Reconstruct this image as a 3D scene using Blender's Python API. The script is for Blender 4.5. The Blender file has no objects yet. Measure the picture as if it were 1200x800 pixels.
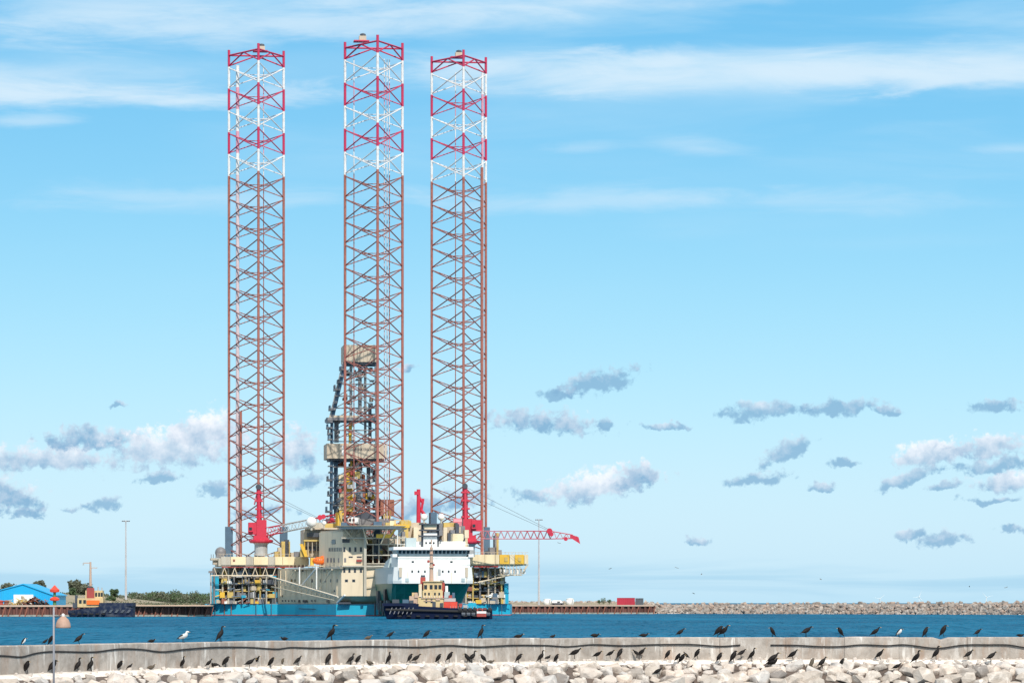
import bpy, bmesh, math, random
from mathutils import Vector, Matrix, noise
random.seed(7)
SC = bpy.context.scene
COL = SC.collection
# ------------------------------------------------------------------ camera
F = 4310.0          # focal length in pixels of the 1200 px wide photograph
HC = 4.2            # eye height above the water
HOR = 706.0         # pixel row of the horizon
cam = bpy.data.cameras.new('Camera'); camo = bpy.data.objects.new('Camera', cam); COL.objects.link(camo)
camo.location = (0, 0, HC); camo.rotation_euler = (math.radians(90), 0, 0)
cam.sensor_width = 36; cam.lens = 36*F/1200; cam.shift_y = (HOR-400)/1200
cam.clip_start = 1; cam.clip_end = 90000
SC.camera = camo
# ------------------------------------------------------------------ view, sun
SC.view_settings.view_transform = 'Standard'; SC.view_settings.look = 'None'
SC.view_settings.exposure = 0.35; SC.view_settings.gamma = 1
SUN_EL = 40; SUN_AZ = 164          # azimuth clockwise from +Y (camera looks +Y): behind and to the right
ce, se = math.cos(math.radians(SUN_EL)), math.sin(math.radians(SUN_EL))
sdir = Vector((math.sin(math.radians(SUN_AZ))*ce, math.cos(math.radians(SUN_AZ))*ce, se))
sl = bpy.data.lights.new('Sun', 'SUN'); sl.energy = 3.2; sl.angle = math.radians(0.53); sl.color = (1, 0.93, 0.83)
so = bpy.data.objects.new('Sun', sl); COL.objects.link(so); so.rotation_euler = sdir.to_track_quat('Z', 'Y').to_euler()
so.location = (200, -200, 300)
# ------------------------------------------------------------------ world: Nishita sky with procedural clouds
W = bpy.data.worlds.new('World'); SC.world = W; W.use_nodes = True
nt = W.node_tree; nt.nodes.clear()
class NG:
    def __init__(s, tree): s.t = tree
    def n(s, typ, **kw):
        nd = s.t.nodes.new(typ)
        for k, v in kw.items(): setattr(nd, k, v)
        return nd
    def put(s, sock, v):
        if hasattr(v, 'is_output'): s.t.links.new(v, sock)
        elif v is not None: sock.default_value = v
    def m(s, op, a, b=None, c=None, clamp=False):
        nd = s.n('ShaderNodeMath', operation=op, use_clamp=clamp)
        for i, v in enumerate((a, b, c)):
            if v is not None: s.put(nd.inputs[i], v)
        return nd.outputs[0]
    def vm(s, op, a, b=None):
        nd = s.n('ShaderNodeVectorMath', operation=op)
        s.put(nd.inputs[0], a)
        if b is not None: s.put(nd.inputs[1], b)
        return nd.outputs['Value'] if op in ('LENGTH', 'DOT_PRODUCT') else nd.outputs[0]
    def comb(s, x, y, z):
        nd = s.n('ShaderNodeCombineXYZ')
        for i, v in enumerate((x, y, z)): s.put(nd.inputs[i], v)
        return nd.outputs[0]
    def noise(s, vec, scale, detail=4, rough=0.5, dist=0.0, dims='3D'):
        nd = s.n('ShaderNodeTexNoise', noise_dimensions=dims)
        s.put(nd.inputs['Vector'], vec)
        nd.inputs['Scale'].default_value = scale; nd.inputs['Detail'].default_value = detail
        nd.inputs['Roughness'].default_value = rough; nd.inputs['Distortion'].default_value = dist
        return nd
    def mr(s, v, a, b, c=0.0, d=1.0, smooth=True):
        nd = s.n('ShaderNodeMapRange', interpolation_type='SMOOTHSTEP' if smooth else 'LINEAR')
        s.put(nd.inputs[0], v)
        for i, x in enumerate((a, b, c, d)): s.put(nd.inputs[i+1], x)
        return nd.outputs[0]
    def mix(s, fac, a, b, blend='MIX'):
        nd = s.n('ShaderNodeMix', data_type='RGBA', blend_type=blend)
        s.put(nd.inputs[0], fac)
        for i, v in ((6, a), (7, b)):
            if isinstance(v, tuple): v = tuple(v[:3])+(1,)
            s.put(nd.inputs[i], v)
        return nd.outputs[2]
g = NG(nt)
tc = g.n('ShaderNodeTexCoord'); sep = g.n('ShaderNodeSeparateXYZ'); nt.links.new(tc.outputs['Generated'], sep.inputs[0])
dx, dy, dz = sep.outputs
# the humid lower air is thin: the sky deepens steadily with elevation
dzp = g.m('MAXIMUM', dz, 0.0005)
dz2 = g.m('MULTIPLY', dzp, dzp)
zs = g.m('ADD', g.m('ADD', g.m('MULTIPLY', dzp, 1.2), g.m('MULTIPLY', dz2, 3.0)), g.m('MULTIPLY', g.m('MULTIPLY', dz2, dzp), 160.0))
sk = g.n('ShaderNodeTexSky', sky_type='NISHITA', sun_disc=False)
sk.sun_elevation = math.radians(SUN_EL); sk.sun_rotation = math.radians(SUN_AZ)
sk.air_density = 1.0; sk.dust_density = 0.6; sk.ozone_density = 2.5; sk.altitude = 0
nt.links.new(g.vm('NORMALIZE', g.comb(dx, dy, zs)), sk.inputs[0])
SKY_STR = 0.12
def skygrade(col):
    sp = g.n('ShaderNodeSeparateColor'); g.put(sp.inputs[0], col); out = []
    for i, (p_, gn) in enumerate(SKY_GRADE):
        out.append(g.m('MULTIPLY', g.m('POWER', g.m('MULTIPLY', sp.outputs[i], SKY_STR), p_), gn/SKY_STR))
    cb = g.n('ShaderNodeCombineColor')
    for i in range(3): g.put(cb.inputs[i], out[i])
    return cb.outputs[0]
SKY_GRADE = ((0.55, 0.55), (0.25, 0.70), (0.10, 0.797))
skyc = skygrade(sk.outputs[0])
# azimuth / elevation in units of 100 photograph pixels (0.0232 rad)
az = g.m('MULTIPLY', g.m('ARCTAN2', dx, dy), F/100)
el = g.m('MULTIPLY', g.m('ARCSINE', dz), F/100)
ae = g.comb(az, el, 0.0)
CW = 1.0/SKY_STR
def cl(r, gg, b): return (r*CW, gg*CW, b*CW)
# high cirrus: long streaks
aec = g.vm('MULTIPLY', ae, (0.22, 1.5, 1))
c1 = g.noise(aec, 0.9, 6, 0.55, 0.4); c2 = g.noise(g.vm('ADD', aec, (7.3, 2.1, 4)), 0.35, 3, 0.5, 0.6)
band1 = g.mr(g.m('ABSOLUTE', g.m('SUBTRACT', el, g.m('ADD', 6.12, g.m('MULTIPLY', g.m('SUBTRACT', c2.outputs[0], 0.5), 1.2)))), 0.42, 0.05)
band2 = g.mr(g.m('ABSOLUTE', g.m('SUBTRACT', el, g.m('ADD', 6.75, g.m('MULTIPLY', g.m('SUBTRACT', c1.outputs[0], 0.5), 0.8)))), 0.45, 0.1)
streak = g.mr(c1.outputs[0], 0.40, 0.72)
cir = g.m('ADD', g.m('MULTIPLY', band1, g.m('ADD', 0.25, g.m('MULTIPLY', streak, 0.75))), g.m('MULTIPLY', band2, g.m('MULTIPLY', streak, 0.75)))
high = g.mr(el, 2.6, 6.0)
cir = g.m('ADD', cir, g.m('MULTIPLY', g.m('MULTIPLY', g.mr(c2.outputs[0], 0.42, 0.75), streak), g.m('MULTIPLY', high, 0.8)), clamp=True)
skyc = g.mix(g.m('MULTIPLY', cir, 0.75), skyc, cl(0.45, 0.64, 0.77))
# cirrus veil above the view, added to brighten and warm the fill light
veil = g.m('MULTIPLY', g.mr(el, 7.5, 22.0), g.m('ADD', 0.55, g.m('MULTIPLY', g.noise(g.vm('MULTIPLY', ae, (0.05, 0.12, 1)), 1.0, 4, 0.55, 0.4).outputs[0], 0.6)))
skyc = g.mix(veil, skyc, cl(0.70, 0.69, 0.68))
# low strata veil near the horizon
st = g.noise(g.vm('MULTIPLY', ae, (0.25, 4.0, 1)), 0.8, 4, 0.55, 0.5)
stm = g.m('MULTIPLY', g.mr(st.outputs[0], 0.40, 0.58), g.m('MULTIPLY', g.mr(el, 0.60, 0.30), g.mr(el, -0.06, 0.06)))
skyc = g.mix(g.m('MULTIPLY', stm, 0.6), skyc, cl(0.30, 0.52, 0.68))
CIRRUS = [ # px, py, rx, ry, tilt, strength
 (900,92,470,34,0.6,.95),(640,82,170,20,0,.6),(1120,100,200,22,1,.7),(110,120,330,20,0,.95),(20,98,240,22,0,.5),(330,36,420,34,3.5,.75),(120,20,240,26,5,.5),(600,14,320,16,1,.55),
 (820,178,80,16,-4,.45),(690,176,60,10,2,.3),(45,150,70,12,3,.5),(690,236,240,20,1,.38),(250,236,300,20,1,.40),(1180,182,60,8,0,.3),(950,240,260,22,-1,.3)]
wisp = g.noise(g.vm('MULTIPLY', ae, (0.45, 2.6, 1)), 1.3, 6, 0.62, 0.5).outputs[0]
cw_n = g.m('ADD', g.m('MULTIPLY', g.m('SUBTRACT', wisp, 0.5), 2.4), 0.62)
cz = skyc
for (px_, py_, rx_, ry_, ti_, st_) in CIRRUS:
    mp = g.n('ShaderNodeMapping', vector_type='TEXTURE'); g.put(mp.inputs[0], ae)
    mp.inputs['Location'].default_value = ((px_-600)/100, (HOR-py_)/100, 0)
    mp.inputs['Rotation'].default_value = (0, 0, math.radians(ti_)); mp.inputs['Scale'].default_value = (rx_/100, ry_/100, 1)
    v_ = mp.outputs[0]
    d_ = g.vm('LENGTH', g.vm('MAXIMUM', v_, g.vm('MULTIPLY', v_, (-1, -1.25, 0))))
    cz = g.mix(g.mr(g.m('SUBTRACT', cw_n, d_), -0.55, 0.75, 0.0, st_), cz, cl(0.53, 0.67, 0.775))
CIRRUS_SKY = cz
# cumulus outside this stretch of sky: the same scattered clouds go on all round the horizon
on = g.noise(g.vm('MULTIPLY', ae, (0.35, 1.0, 1)), 1.6, 5, 0.6, 0.2)
om = g.m('MULTIPLY', g.mr(on.outputs[0], 0.56, 0.66), g.m('MULTIPLY', g.mr(el, 0.4, 0.9), g.mr(el, 3.4, 2.2)))
om = g.m('MULTIPLY', om, g.mr(g.m('ABSOLUTE', az), 6.2, 7.5))
CSH, CLT = cl(0.185, 0.355, 0.53), cl(0.77, 0.79, 0.835)
clear = g.mix(g.m('MULTIPLY', om, 0.8), skyc, g.mix(on.outputs[0], CSH, CLT))
# the cumulus of this stretch, drawn on the sky by bearing and elevation
wn = g.noise(ae, 3.2, 6, 0.62, 0.0)
wn2 = g.noise(g.vm('ADD', ae, (3.1, 8.2, 1.0)), 1.1, 2, 0.5, 0.0)
wsc = g.n('ShaderNodeVectorMath', operation='SCALE'); g.put(wsc.inputs[0], g.vm('SUBTRACT', wn.outputs['Color'], (0.5, 0.5, 0.5))); wsc.inputs['Scale'].default_value = 0.30
aew = g.vm('MULTIPLY', g.vm('ADD', ae, wsc.outputs[0]), (1, 1, 0))
fine = g.noise(ae, 7.0, 6, 0.64, 0.2).outputs[0]
edge_n = g.m('ADD', 1.0, g.m('ADD', g.m('MULTIPLY', g.m('SUBTRACT', fine, 0.5), 2.2), g.m('MULTIPLY', g.m('SUBTRACT', wn2.outputs[0], 0.5), 1.1)))
shade_n = g.m('MULTIPLY', g.m('SUBTRACT', wn.outputs[0], 0.5), 2.2)
CLOUDS = [ # px, py, rx, ry, tilt(deg, up to the right), brightness 0..1
 (60,540,76,22,4,.75),(110,518,70,18,2,.35),(205,530,100,32,6,.9),(238,508,46,26,10,1.0),(345,530,32,34,-25,.6),
 (18,585,50,26,-5,.45),(25,602,40,10,0,.35),(127,594,24,9,14,.15),(90,595,16,6,0,.15),(190,563,38,7,4,.2),(255,574,24,15,15,.2),
 (358,565,38,14,0,.3),(140,476,14,4,0,.3),(700,450,54,16,14,.12),(652,463,32,10,5,.12),(635,497,76,20,-3,.4),(708,500,10,12,0,.2),
 (622,582,38,14,0,.3),(695,572,88,22,9,.85),(748,562,32,20,12,.5),(897,484,58,13,3,.2),(985,479,58,13,6,.15),(1038,484,18,9,0,.15),
 (1165,480,40,12,4,.1),(925,530,38,15,24,.2),(882,563,40,10,4,.12),(965,572,19,6,0,.1),(987,544,16,6,0,.15),(1092,535,46,16,5,.95),
 (1155,527,52,19,4,.8),(1160,548,54,12,4,.25),(1062,562,42,9,20,.15),(1178,568,44,14,0,.75),(1110,572,25,7,5,.15),(1105,633,32,11,4,.3),
 (1062,628,19,8,10,.25),(1155,587,38,6,0,.15),(820,634,20,8,-10,.2),(1182,620,27,6,0,.2),(780,500,36,4,0,.3),(475,432,16,5,0,.5),
 (500,595,60,16,8,.25),(545,585,40,18,5,.3),(310,600,40,10,5,.2)]
def put_cloud(col, px, py, rx, ry, tilt, br):
    mp = g.n('ShaderNodeMapping', vector_type='TEXTURE'); g.put(mp.inputs[0], aew)
    mp.inputs['Location'].default_value = ((px-600)/100, (HOR-py)/100, 0)
    mp.inputs['Rotation'].default_value = (0, 0, math.radians(tilt)); mp.inputs['Scale'].default_value = (rx*1.05/100, ry*1.12/100, 1)
    v = mp.outputs[0]
    d = g.vm('LENGTH', g.vm('MAXIMUM', v, g.vm('MULTIPLY', v, (-1, -1.5, 0))))      # flatter base
    mask = g.mr(g.m('SUBTRACT', edge_n, d), 0.0, 0.55, 0.0, 0.90 if br > .3 else .80)
    sh = g.mr(g.m('ADD', g.vm('DOT_PRODUCT', v, (0.10, 0.55, 0)), shade_n), -0.15-(br*.9-.32), 1.0-(br*.9-.32), smooth=False)
    return g.mix(mask, col, g.mix(sh, CSH, CLT))
def zone(lo, hi):
    col = skyc
    for c in CLOUDS:
        if lo <= c[0] < hi: col = put_cloud(col, *c)
    b_ = g.n('ShaderNodeBackground'); b_.inputs[1].default_value = SKY_STR; nt.links.new(col, b_.inputs[0]); return b_.outputs[0]
def bgr(col):
    b_ = g.n('ShaderNodeBackground'); b_.inputs[1].default_value = SKY_STR; nt.links.new(col, b_.inputs[0]); return b_.outputs[0]
def mixs(f, a, b_):
    m_ = g.n('ShaderNodeMixShader'); g.put(m_.inputs[0], f); nt.links.new(a, m_.inputs[1]); nt.links.new(b_, m_.inputs[2]); return m_.outputs[0]
# cloudless bearings skip the cloud branches (exact 0/1 masks, the clouds end inside them)
inz = g.m('MULTIPLY', g.m('MULTIPLY', g.m('GREATER_THAN', el, 0.40), g.m('LESS_THAN', el, 3.2)), g.m('LESS_THAN', g.m('ABSOLUTE', az), 7.6))
ZC = (-1.4, 2.35)
near = mixs(g.m('GREATER_THAN', az, ZC[0]), zone(-999, 600+ZC[0]*100), mixs(g.m('GREATER_THAN', az, ZC[1]), zone(600+ZC[0]*100, 600+ZC[1]*100), zone(600+ZC[1]*100, 9999)))
wo = g.n('ShaderNodeOutputWorld'); inc = g.m('MULTIPLY', g.m('GREATER_THAN', el, 4.2), g.m('MULTIPLY', g.m('LESS_THAN', el, 7.6), g.m('LESS_THAN', g.m('ABSOLUTE', az), 12.5)))
nt.links.new(mixs(inz, mixs(inc, bgr(clear), bgr(CIRRUS_SKY)), near), wo.inputs[0])

# ------------------------------------------------------------------ materials
def mat(name, col, rough=0.6, metal=0.0, col2=None, amt=0.5, scale=0.4, streak=False, rnd=0.0, bump=0.0, bscale=8, spec=None, coat=None):
    m = bpy.data.materials.new(name); m.use_nodes = True
    t = m.node_tree; b = t.nodes['Principled BSDF']; q = NG(t)
    b.inputs['Roughness'].default_value = rough; b.inputs['Metallic'].default_value = metal
    if spec is not None: b.inputs['Specular IOR Level'].default_value = spec
    geo = q.n('ShaderNodeNewGeometry'); pos = geo.outputs['Position']
    if col2 is None: col2 = tuple(c*0.62 for c in col)
    v = q.vm('MULTIPLY', pos, (1, 1, 0.16)) if streak else pos
    n1 = q.noise(v, scale, 6, 0.62, 0.3)
    fac = q.m('MULTIPLY', q.mr(n1.outputs[0], 0.42, 0.72), amt)
    c = q.mix(fac, col, col2)
    if rnd:
        oi = q.n('ShaderNodeObjectInfo')
        hs = q.n('ShaderNodeHueSaturation'); q.put(hs.inputs['Color'], c)
        q.put(hs.inputs['Value'], q.m('ADD', 1-rnd, q.m('MULTIPLY', oi.outputs['Random'], 2*rnd)))
        c = hs.outputs[0]
    q.put(b.inputs['Base Color'], c)
    if bump:
        n2 = q.noise(pos, bscale, 5, 0.6)
        bp = q.n('ShaderNodeBump'); bp.inputs['Strength'].default_value = bump; bp.inputs['Distance'].default_value = 0.05
        q.put(bp.inputs['Height'], n2.outputs[0]); q.put(b.inputs['Normal'], bp.outputs[0])
    return m
M = {}
def defm(k, *a, **kw): M[k] = mat(k, *a, **kw)
defm('cream', (0.72, 0.62, 0.42), 0.55, col2=(0.46, 0.36, 0.22), amt=0.6, scale=0.5, streak=True)
defm('cream_panel', (0.80, 0.68, 0.44), 0.5, col2=(0.55, 0.42, 0.24), amt=0.45, scale=0.5, streak=True)
defm('grey_cream', (0.48, 0.45, 0.38), 0.6, col2=(0.30, 0.26, 0.2), amt=0.6, scale=0.5, streak=True)
defm('tan', (0.52, 0.44, 0.34), 0.65, col2=(0.36, 0.29, 0.22), amt=0.5, scale=0.6, streak=True)
defm('turquoise', (0.006, 0.37, 0.56), 0.45, col2=(0.02, 0.26, 0.40), amt=0.55, scale=0.5, streak=True)
defm('leg_red', (0.52, 0.022, 0.085), 0.5, col2=(0.36, 0.05, 0.10), amt=0.7, scale=0.9)
defm('leg_white', (0.74, 0.74, 0.73), 0.5, col2=(0.50, 0.42, 0.40), amt=0.6, scale=0.9)
defm('leg_brown', (0.37, 0.13, 0.098), 0.6, col2=(0.20, 0.06, 0.05), amt=0.7, scale=0.9)
defm('leg_shaded', (0.27, 0.095, 0.08), 0.6, col2=(0.12, 0.05, 0.055), amt=0.85, scale=0.9)  # leg brown darkened: shade on the front braces put into the colour
defm('pipe_pale', (0.62, 0.50, 0.52), 0.5, col2=(0.50, 0.32, 0.32), amt=0.6); defm('pipe_pink', (0.66, 0.30, 0.38), 0.5)
defm('crane_red', (0.54, 0.025, 0.06), 0.45, col2=(0.42, 0.02, 0.04), amt=0.4)
defm('crane_pink', (0.60, 0.20, 0.24), 0.5)
defm('white_paint', (0.82, 0.82, 0.80), 0.45, col2=(0.62, 0.58, 0.5), amt=0.35, streak=True)
defm('off_white', (0.74, 0.62, 0.45), 0.55, col2=(0.45, 0.38, 0.28), amt=0.5, streak=True)
defm('dark_steel', (0.06, 0.07, 0.09), 0.5, col2=(0.03, 0.03, 0.04))
defm('mid_steel', (0.20, 0.20, 0.21), 0.5, col2=(0.13, 0.10, 0.09))
defm('blue_steel', (0.07, 0.13, 0.20), 0.5)
defm('light_steel', (0.42, 0.43, 0.43), 0.5, col2=(0.28, 0.26, 0.24))
defm('yellow', (0.72, 0.44, 0.04), 0.5, col2=(0.48, 0.28, 0.05), amt=0.5)
defm('ochre', (0.55, 0.40, 0.12), 0.6, col2=(0.32, 0.22, 0.10), amt=0.6)
defm('orange', (0.85, 0.17, 0.02), 0.4, col2=(0.7, 0.12, 0.02), amt=0.3)
defm('rust', (0.30, 0.11, 0.07), 0.75, col2=(0.18, 0.07, 0.05), amt=0.8)
defm('rust_red', (0.38, 0.06, 0.05), 0.7, col2=(0.25, 0.05, 0.04), amt=0.6)
defm('glass', (0.02, 0.03, 0.04), 0.12, amt=0.1)
defm('black', (0.015, 0.015, 0.018), 0.5)
defm('rubber', (0.02, 0.02, 0.022), 0.85, amt=0.4)
defm('cable', (0.06, 0.06, 0.07), 0.5)
defm('ship_green', (0.004, 0.135, 0.095), 0.4, col2=(0.02, 0.13, 0.12), amt=0.4, streak=True)
defm('ship_grey', (0.42, 0.50, 0.52), 0.45, col2=(0.3, 0.36, 0.36), amt=0.5, streak=True)
defm('navy', (0.004, 0.011, 0.042), 0.75, spec=0.2, col2=(0.01, 0.014, 0.03), amt=0.5, streak=True)
defm('tug_cream', (0.64, 0.48, 0.25), 0.55, col2=(0.42, 0.30, 0.16), amt=0.6, streak=True)
defm('mast_tan', (0.52, 0.36, 0.27), 0.55)
defm('grey_hull', (0.085, 0.10, 0.125), 0.7, amt=0.8, scale=1.2)
defm('warehouse_blue', (0.004, 0.38, 0.74), 0.45, col2=(0.02, 0.26, 0.56), amt=0.35, streak=True)
defm('pile', (0.15, 0.062, 0.05), 0.85, col2=(0.06, 0.03, 0.028), amt=0.8, scale=0.5, streak=True, rnd=0.3)
defm('coping', (0.50, 0.38, 0.30), 0.8, col2=(0.35, 0.25, 0.2), amt=0.6)
defm('tide', (0.34, 0.34, 0.30), 0.8, col2=(0.12, 0.13, 0.10), amt=0.9, scale=0.8)
defm('sand', (0.34, 0.28, 0.20), 0.95, col2=(0.13, 0.14, 0.07), amt=1.0, scale=0.3)
defm('container_red', (0.42, 0.02, 0.05), 0.5)
defm('buoy_red', (0.72, 0.07, 0.04), 0.4); defm('buoy_green', (0.08, 0.22, 0.09), 0.5)
defm('lamp_shade', (0.44, 0.28, 0.21), 0.6, col2=(0.28, 0.17, 0.12), scale=6); defm('pole_grey', (0.50, 0.50, 0.52), 0.45)
defm('rock_far', (0.30, 0.26, 0.23), 0.9, col2=(0.16, 0.14, 0.13), amt=0.85, scale=0.35)
defm('mast_pole', (0.30, 0.30, 0.33), 0.5); defm('bark', (0.10, 0.07, 0.05), 0.9)
defm('leaf', (0.075, 0.12, 0.05), 0.8, col2=(0.04, 0.075, 0.035), amt=0.9, scale=0.3)
defm('leaf_grey', (0.13, 0.145, 0.10), 0.8, col2=(0.05, 0.06, 0.035), amt=0.9, scale=0.3)
defm('feather', (0.009, 0.008, 0.009), 0.6, col2=(0.022, 0.016, 0.012), amt=0.7, scale=12, spec=0.2)
defm('feather_brown', (0.09, 0.07, 0.05), 0.8, col2=(0.05, 0.04, 0.03), amt=0.7, scale=12)
defm('feather_white', (0.80, 0.80, 0.78), 0.7); defm('beak', (0.45, 0.30, 0.10), 0.5)
# guano and rock
def rock_mat():
    m = bpy.data.materials.new('boulder_stone'); m.use_nodes = True
    t = m.node_tree; b = t.nodes['Principled BSDF']; q = NG(t)
    geo = q.n('ShaderNodeNewGeometry'); pos = geo.outputs['Position']; oi = q.n('ShaderNodeObjectInfo')
    ramp = q.n('ShaderNodeValToRGB'); q.put(ramp.inputs[0], oi.outputs['Random'])
    e = ramp.color_ramp.elements; e[0].color = (0.22, 0.20, 0.19, 1); e[1].color = (0.62, 0.52, 0.44, 1)
    x = e.new(0.2); x.color = (0.46, 0.41, 0.36, 1); x = e.new(0.5); x.color = (0.62, 0.53, 0.46, 1); x = e.new(0.8); x.color = (0.47, 0.46, 0.45, 1)
    n = q.noise(pos, 3.5, 8, 0.65, 0.4); c = q.mix(q.mr(n.outputs[0], 0.45, 0.75, 0, 0.6), ramp.outputs[0], (0.26, 0.21, 0.17))
    n2 = q.noise(q.vm('ADD', pos, (9, 3, 1)), 1.6, 6, 0.6, 0.5)           # splashes of guano
    c = q.mix(q.mr(n2.outputs[0], 0.48, 0.66, 0, 0.75), c, (0.76, 0.69, 0.63))
    q.put(b.inputs['Base Color'], c); b.inputs['Roughness'].default_value = 0.9
    bp = q.n('ShaderNodeBump'); bp.inputs['Strength'].default_value = 0.6; bp.inputs['Distance'].default_value = 0.06
    q.put(bp.inputs['Height'], q.noise(pos, 7, 8, 0.65).outputs[0]); q.put(b.inputs['Normal'], bp.outputs[0])
    return m
M['rock'] = rock_mat()
def wall_mat():
    m = bpy.data.materials.new('old_concrete'); m.use_nodes = True
    t = m.node_tree; b = t.nodes['Principled BSDF']; q = NG(t)
    geo = q.n('ShaderNodeNewGeometry'); pos = geo.outputs['Position']; oi = q.n('ShaderNodeObjectInfo')
    n = q.noise(pos, 1.4, 8, 0.68, 0.5)
    c = q.mix(q.mr(n.outputs[0], 0.35, 0.7), (0.43, 0.385, 0.345), (0.28, 0.245, 0.215))
    s = q.noise(q.vm('MULTIPLY', pos, (1.8, 1.8, 0.55)), 1.4, 7, 0.68)     # run-off streaks
    c = q.mix(q.mr(s.outputs[0], 0.50, 0.68, 0, 0.6), c, (0.62, 0.59, 0.555))
    s2 = q.noise(q.vm('MULTIPLY', q.vm('ADD', pos, (31, 7, 0)), (1.5, 1.5, 0.35)), 1.0, 6, 0.65)
    c = q.mix(q.mr(s2.outputs[0], 0.50, 0.68, 0, 0.7), c, (0.34, 0.24, 0.18))
    dr = q.noise(q.vm('MULTIPLY', q.vm('ADD', pos, (5, 0, 2)), (3.2, 3.2, 0.4)), 1.0, 4, 0.6)     # droppings
    c = q.mix(q.mr(dr.outputs[0], 0.60, 0.68, 0, 0.75), c, (0.74, 0.71, 0.67))
    p = q.noise(pos, 7, 5, 0.75); c = q.mix(q.mr(p.outputs[0], 0.56, 0.72, 0, 0.65), c, (0.20, 0.18, 0.165))
    hs = q.n('ShaderNodeHueSaturation'); q.put(hs.inputs['Color'], c)
    q.put(hs.inputs['Value'], q.m('ADD', 0.9, q.m('MULTIPLY', oi.outputs['Random'], 0.2)))
    q.put(b.inputs['Base Color'], hs.outputs[0]); b.inputs['Roughness'].default_value = 0.92
    bp = q.n('ShaderNodeBump'); bp.inputs['Strength'].default_value = 0.5; bp.inputs['Distance'].default_value = 0.03
    q.put(bp.inputs['Height'], q.noise(pos, 6, 8, 0.7).outputs[0]); q.put(b.inputs['Normal'], bp.outputs[0])
    return m
M['concrete'] = wall_mat()
defm('guano', (0.78, 0.73, 0.68), 0.9, col2=(0.48, 0.42, 0.36), amt=0.8, scale=2.2, bump=0.5, bscale=6)
def sea_mat():
    m = bpy.data.materials.new('sea_water'); m.use_nodes = True
    t = m.node_tree; t.nodes.clear(); q = NG(t)
    geo = q.n('ShaderNodeNewGeometry'); pos = geo.outputs['Position']
    h1 = q.noise(q.vm('MULTIPLY', pos, (0.9, 0.45, 1)), 1.0, 3, 0.6, 0.3)       # wavelets
    h2 = q.noise(q.vm('MULTIPLY', pos, (0.9, 0.060, 1)), 1.0, 3, 0.75, 0.6)    # wave trains
    h3 = q.noise(q.vm('MULTIPLY', pos, (0.02, 0.006, 1)), 1.0, 3, 0.6, 0.3)     # gusts
    half = (0.5, 0.5, 0.5)
    sl_ = q.vm('ADD', q.vm('MULTIPLY', q.vm('SUBTRACT', h1.outputs['Color'], half), (0.8, 1.2, 0)), q.vm('MULTIPLY', q.vm('SUBTRACT', h2.outputs['Color'], half), (1.0, 3.2, 0)))
    sl_ = q.vm('ADD', sl_, q.vm('MULTIPLY', q.vm('SUBTRACT', h3.outputs['Color'], half), (0, 0.8, 0)))
    nrm = q.vm('NORMALIZE', q.vm('ADD', sl_, (0, 0, 1)))
    c = q.mix(q.mr(h3.outputs[0], 0.35, 0.68), (0.0015, 0.080, 0.165), (0.003, 0.125, 0.235))
    dif = q.n('ShaderNodeBsdfDiffuse'); q.put(dif.inputs['Color'], c); q.put(dif.inputs['Normal'], nrm)
    gl = q.n('ShaderNodeBsdfGlossy'); gl.inputs['Roughness'].default_value = 0.14; q.put(gl.inputs['Normal'], nrm); gl.inputs['Color'].default_value = (0.80, 0.93, 1, 1)
    # wave slopes hide each other near grazing, so reflectance levels off instead of reaching one
    cosv = q.m('ABSOLUTE', q.vm('DOT_PRODUCT', nrm, geo.outputs['Incoming']))
    fr = q.m('ADD', 0.02, q.m('MULTIPLY', q.m('POWER', q.m('SUBTRACT', 1.0, cosv, clamp=True), 5.0), 0.19))
    mx = q.n('ShaderNodeMixShader'); q.put(mx.inputs[0], fr); t.links.new(dif.outputs[0], mx.inputs[1]); t.links.new(gl.outputs[0], mx.inputs[2])
    o = q.n('ShaderNodeOutputMaterial'); t.links.new(mx.outputs[0], o.inputs[0])
    return m
M['sea'] = sea_mat()

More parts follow.
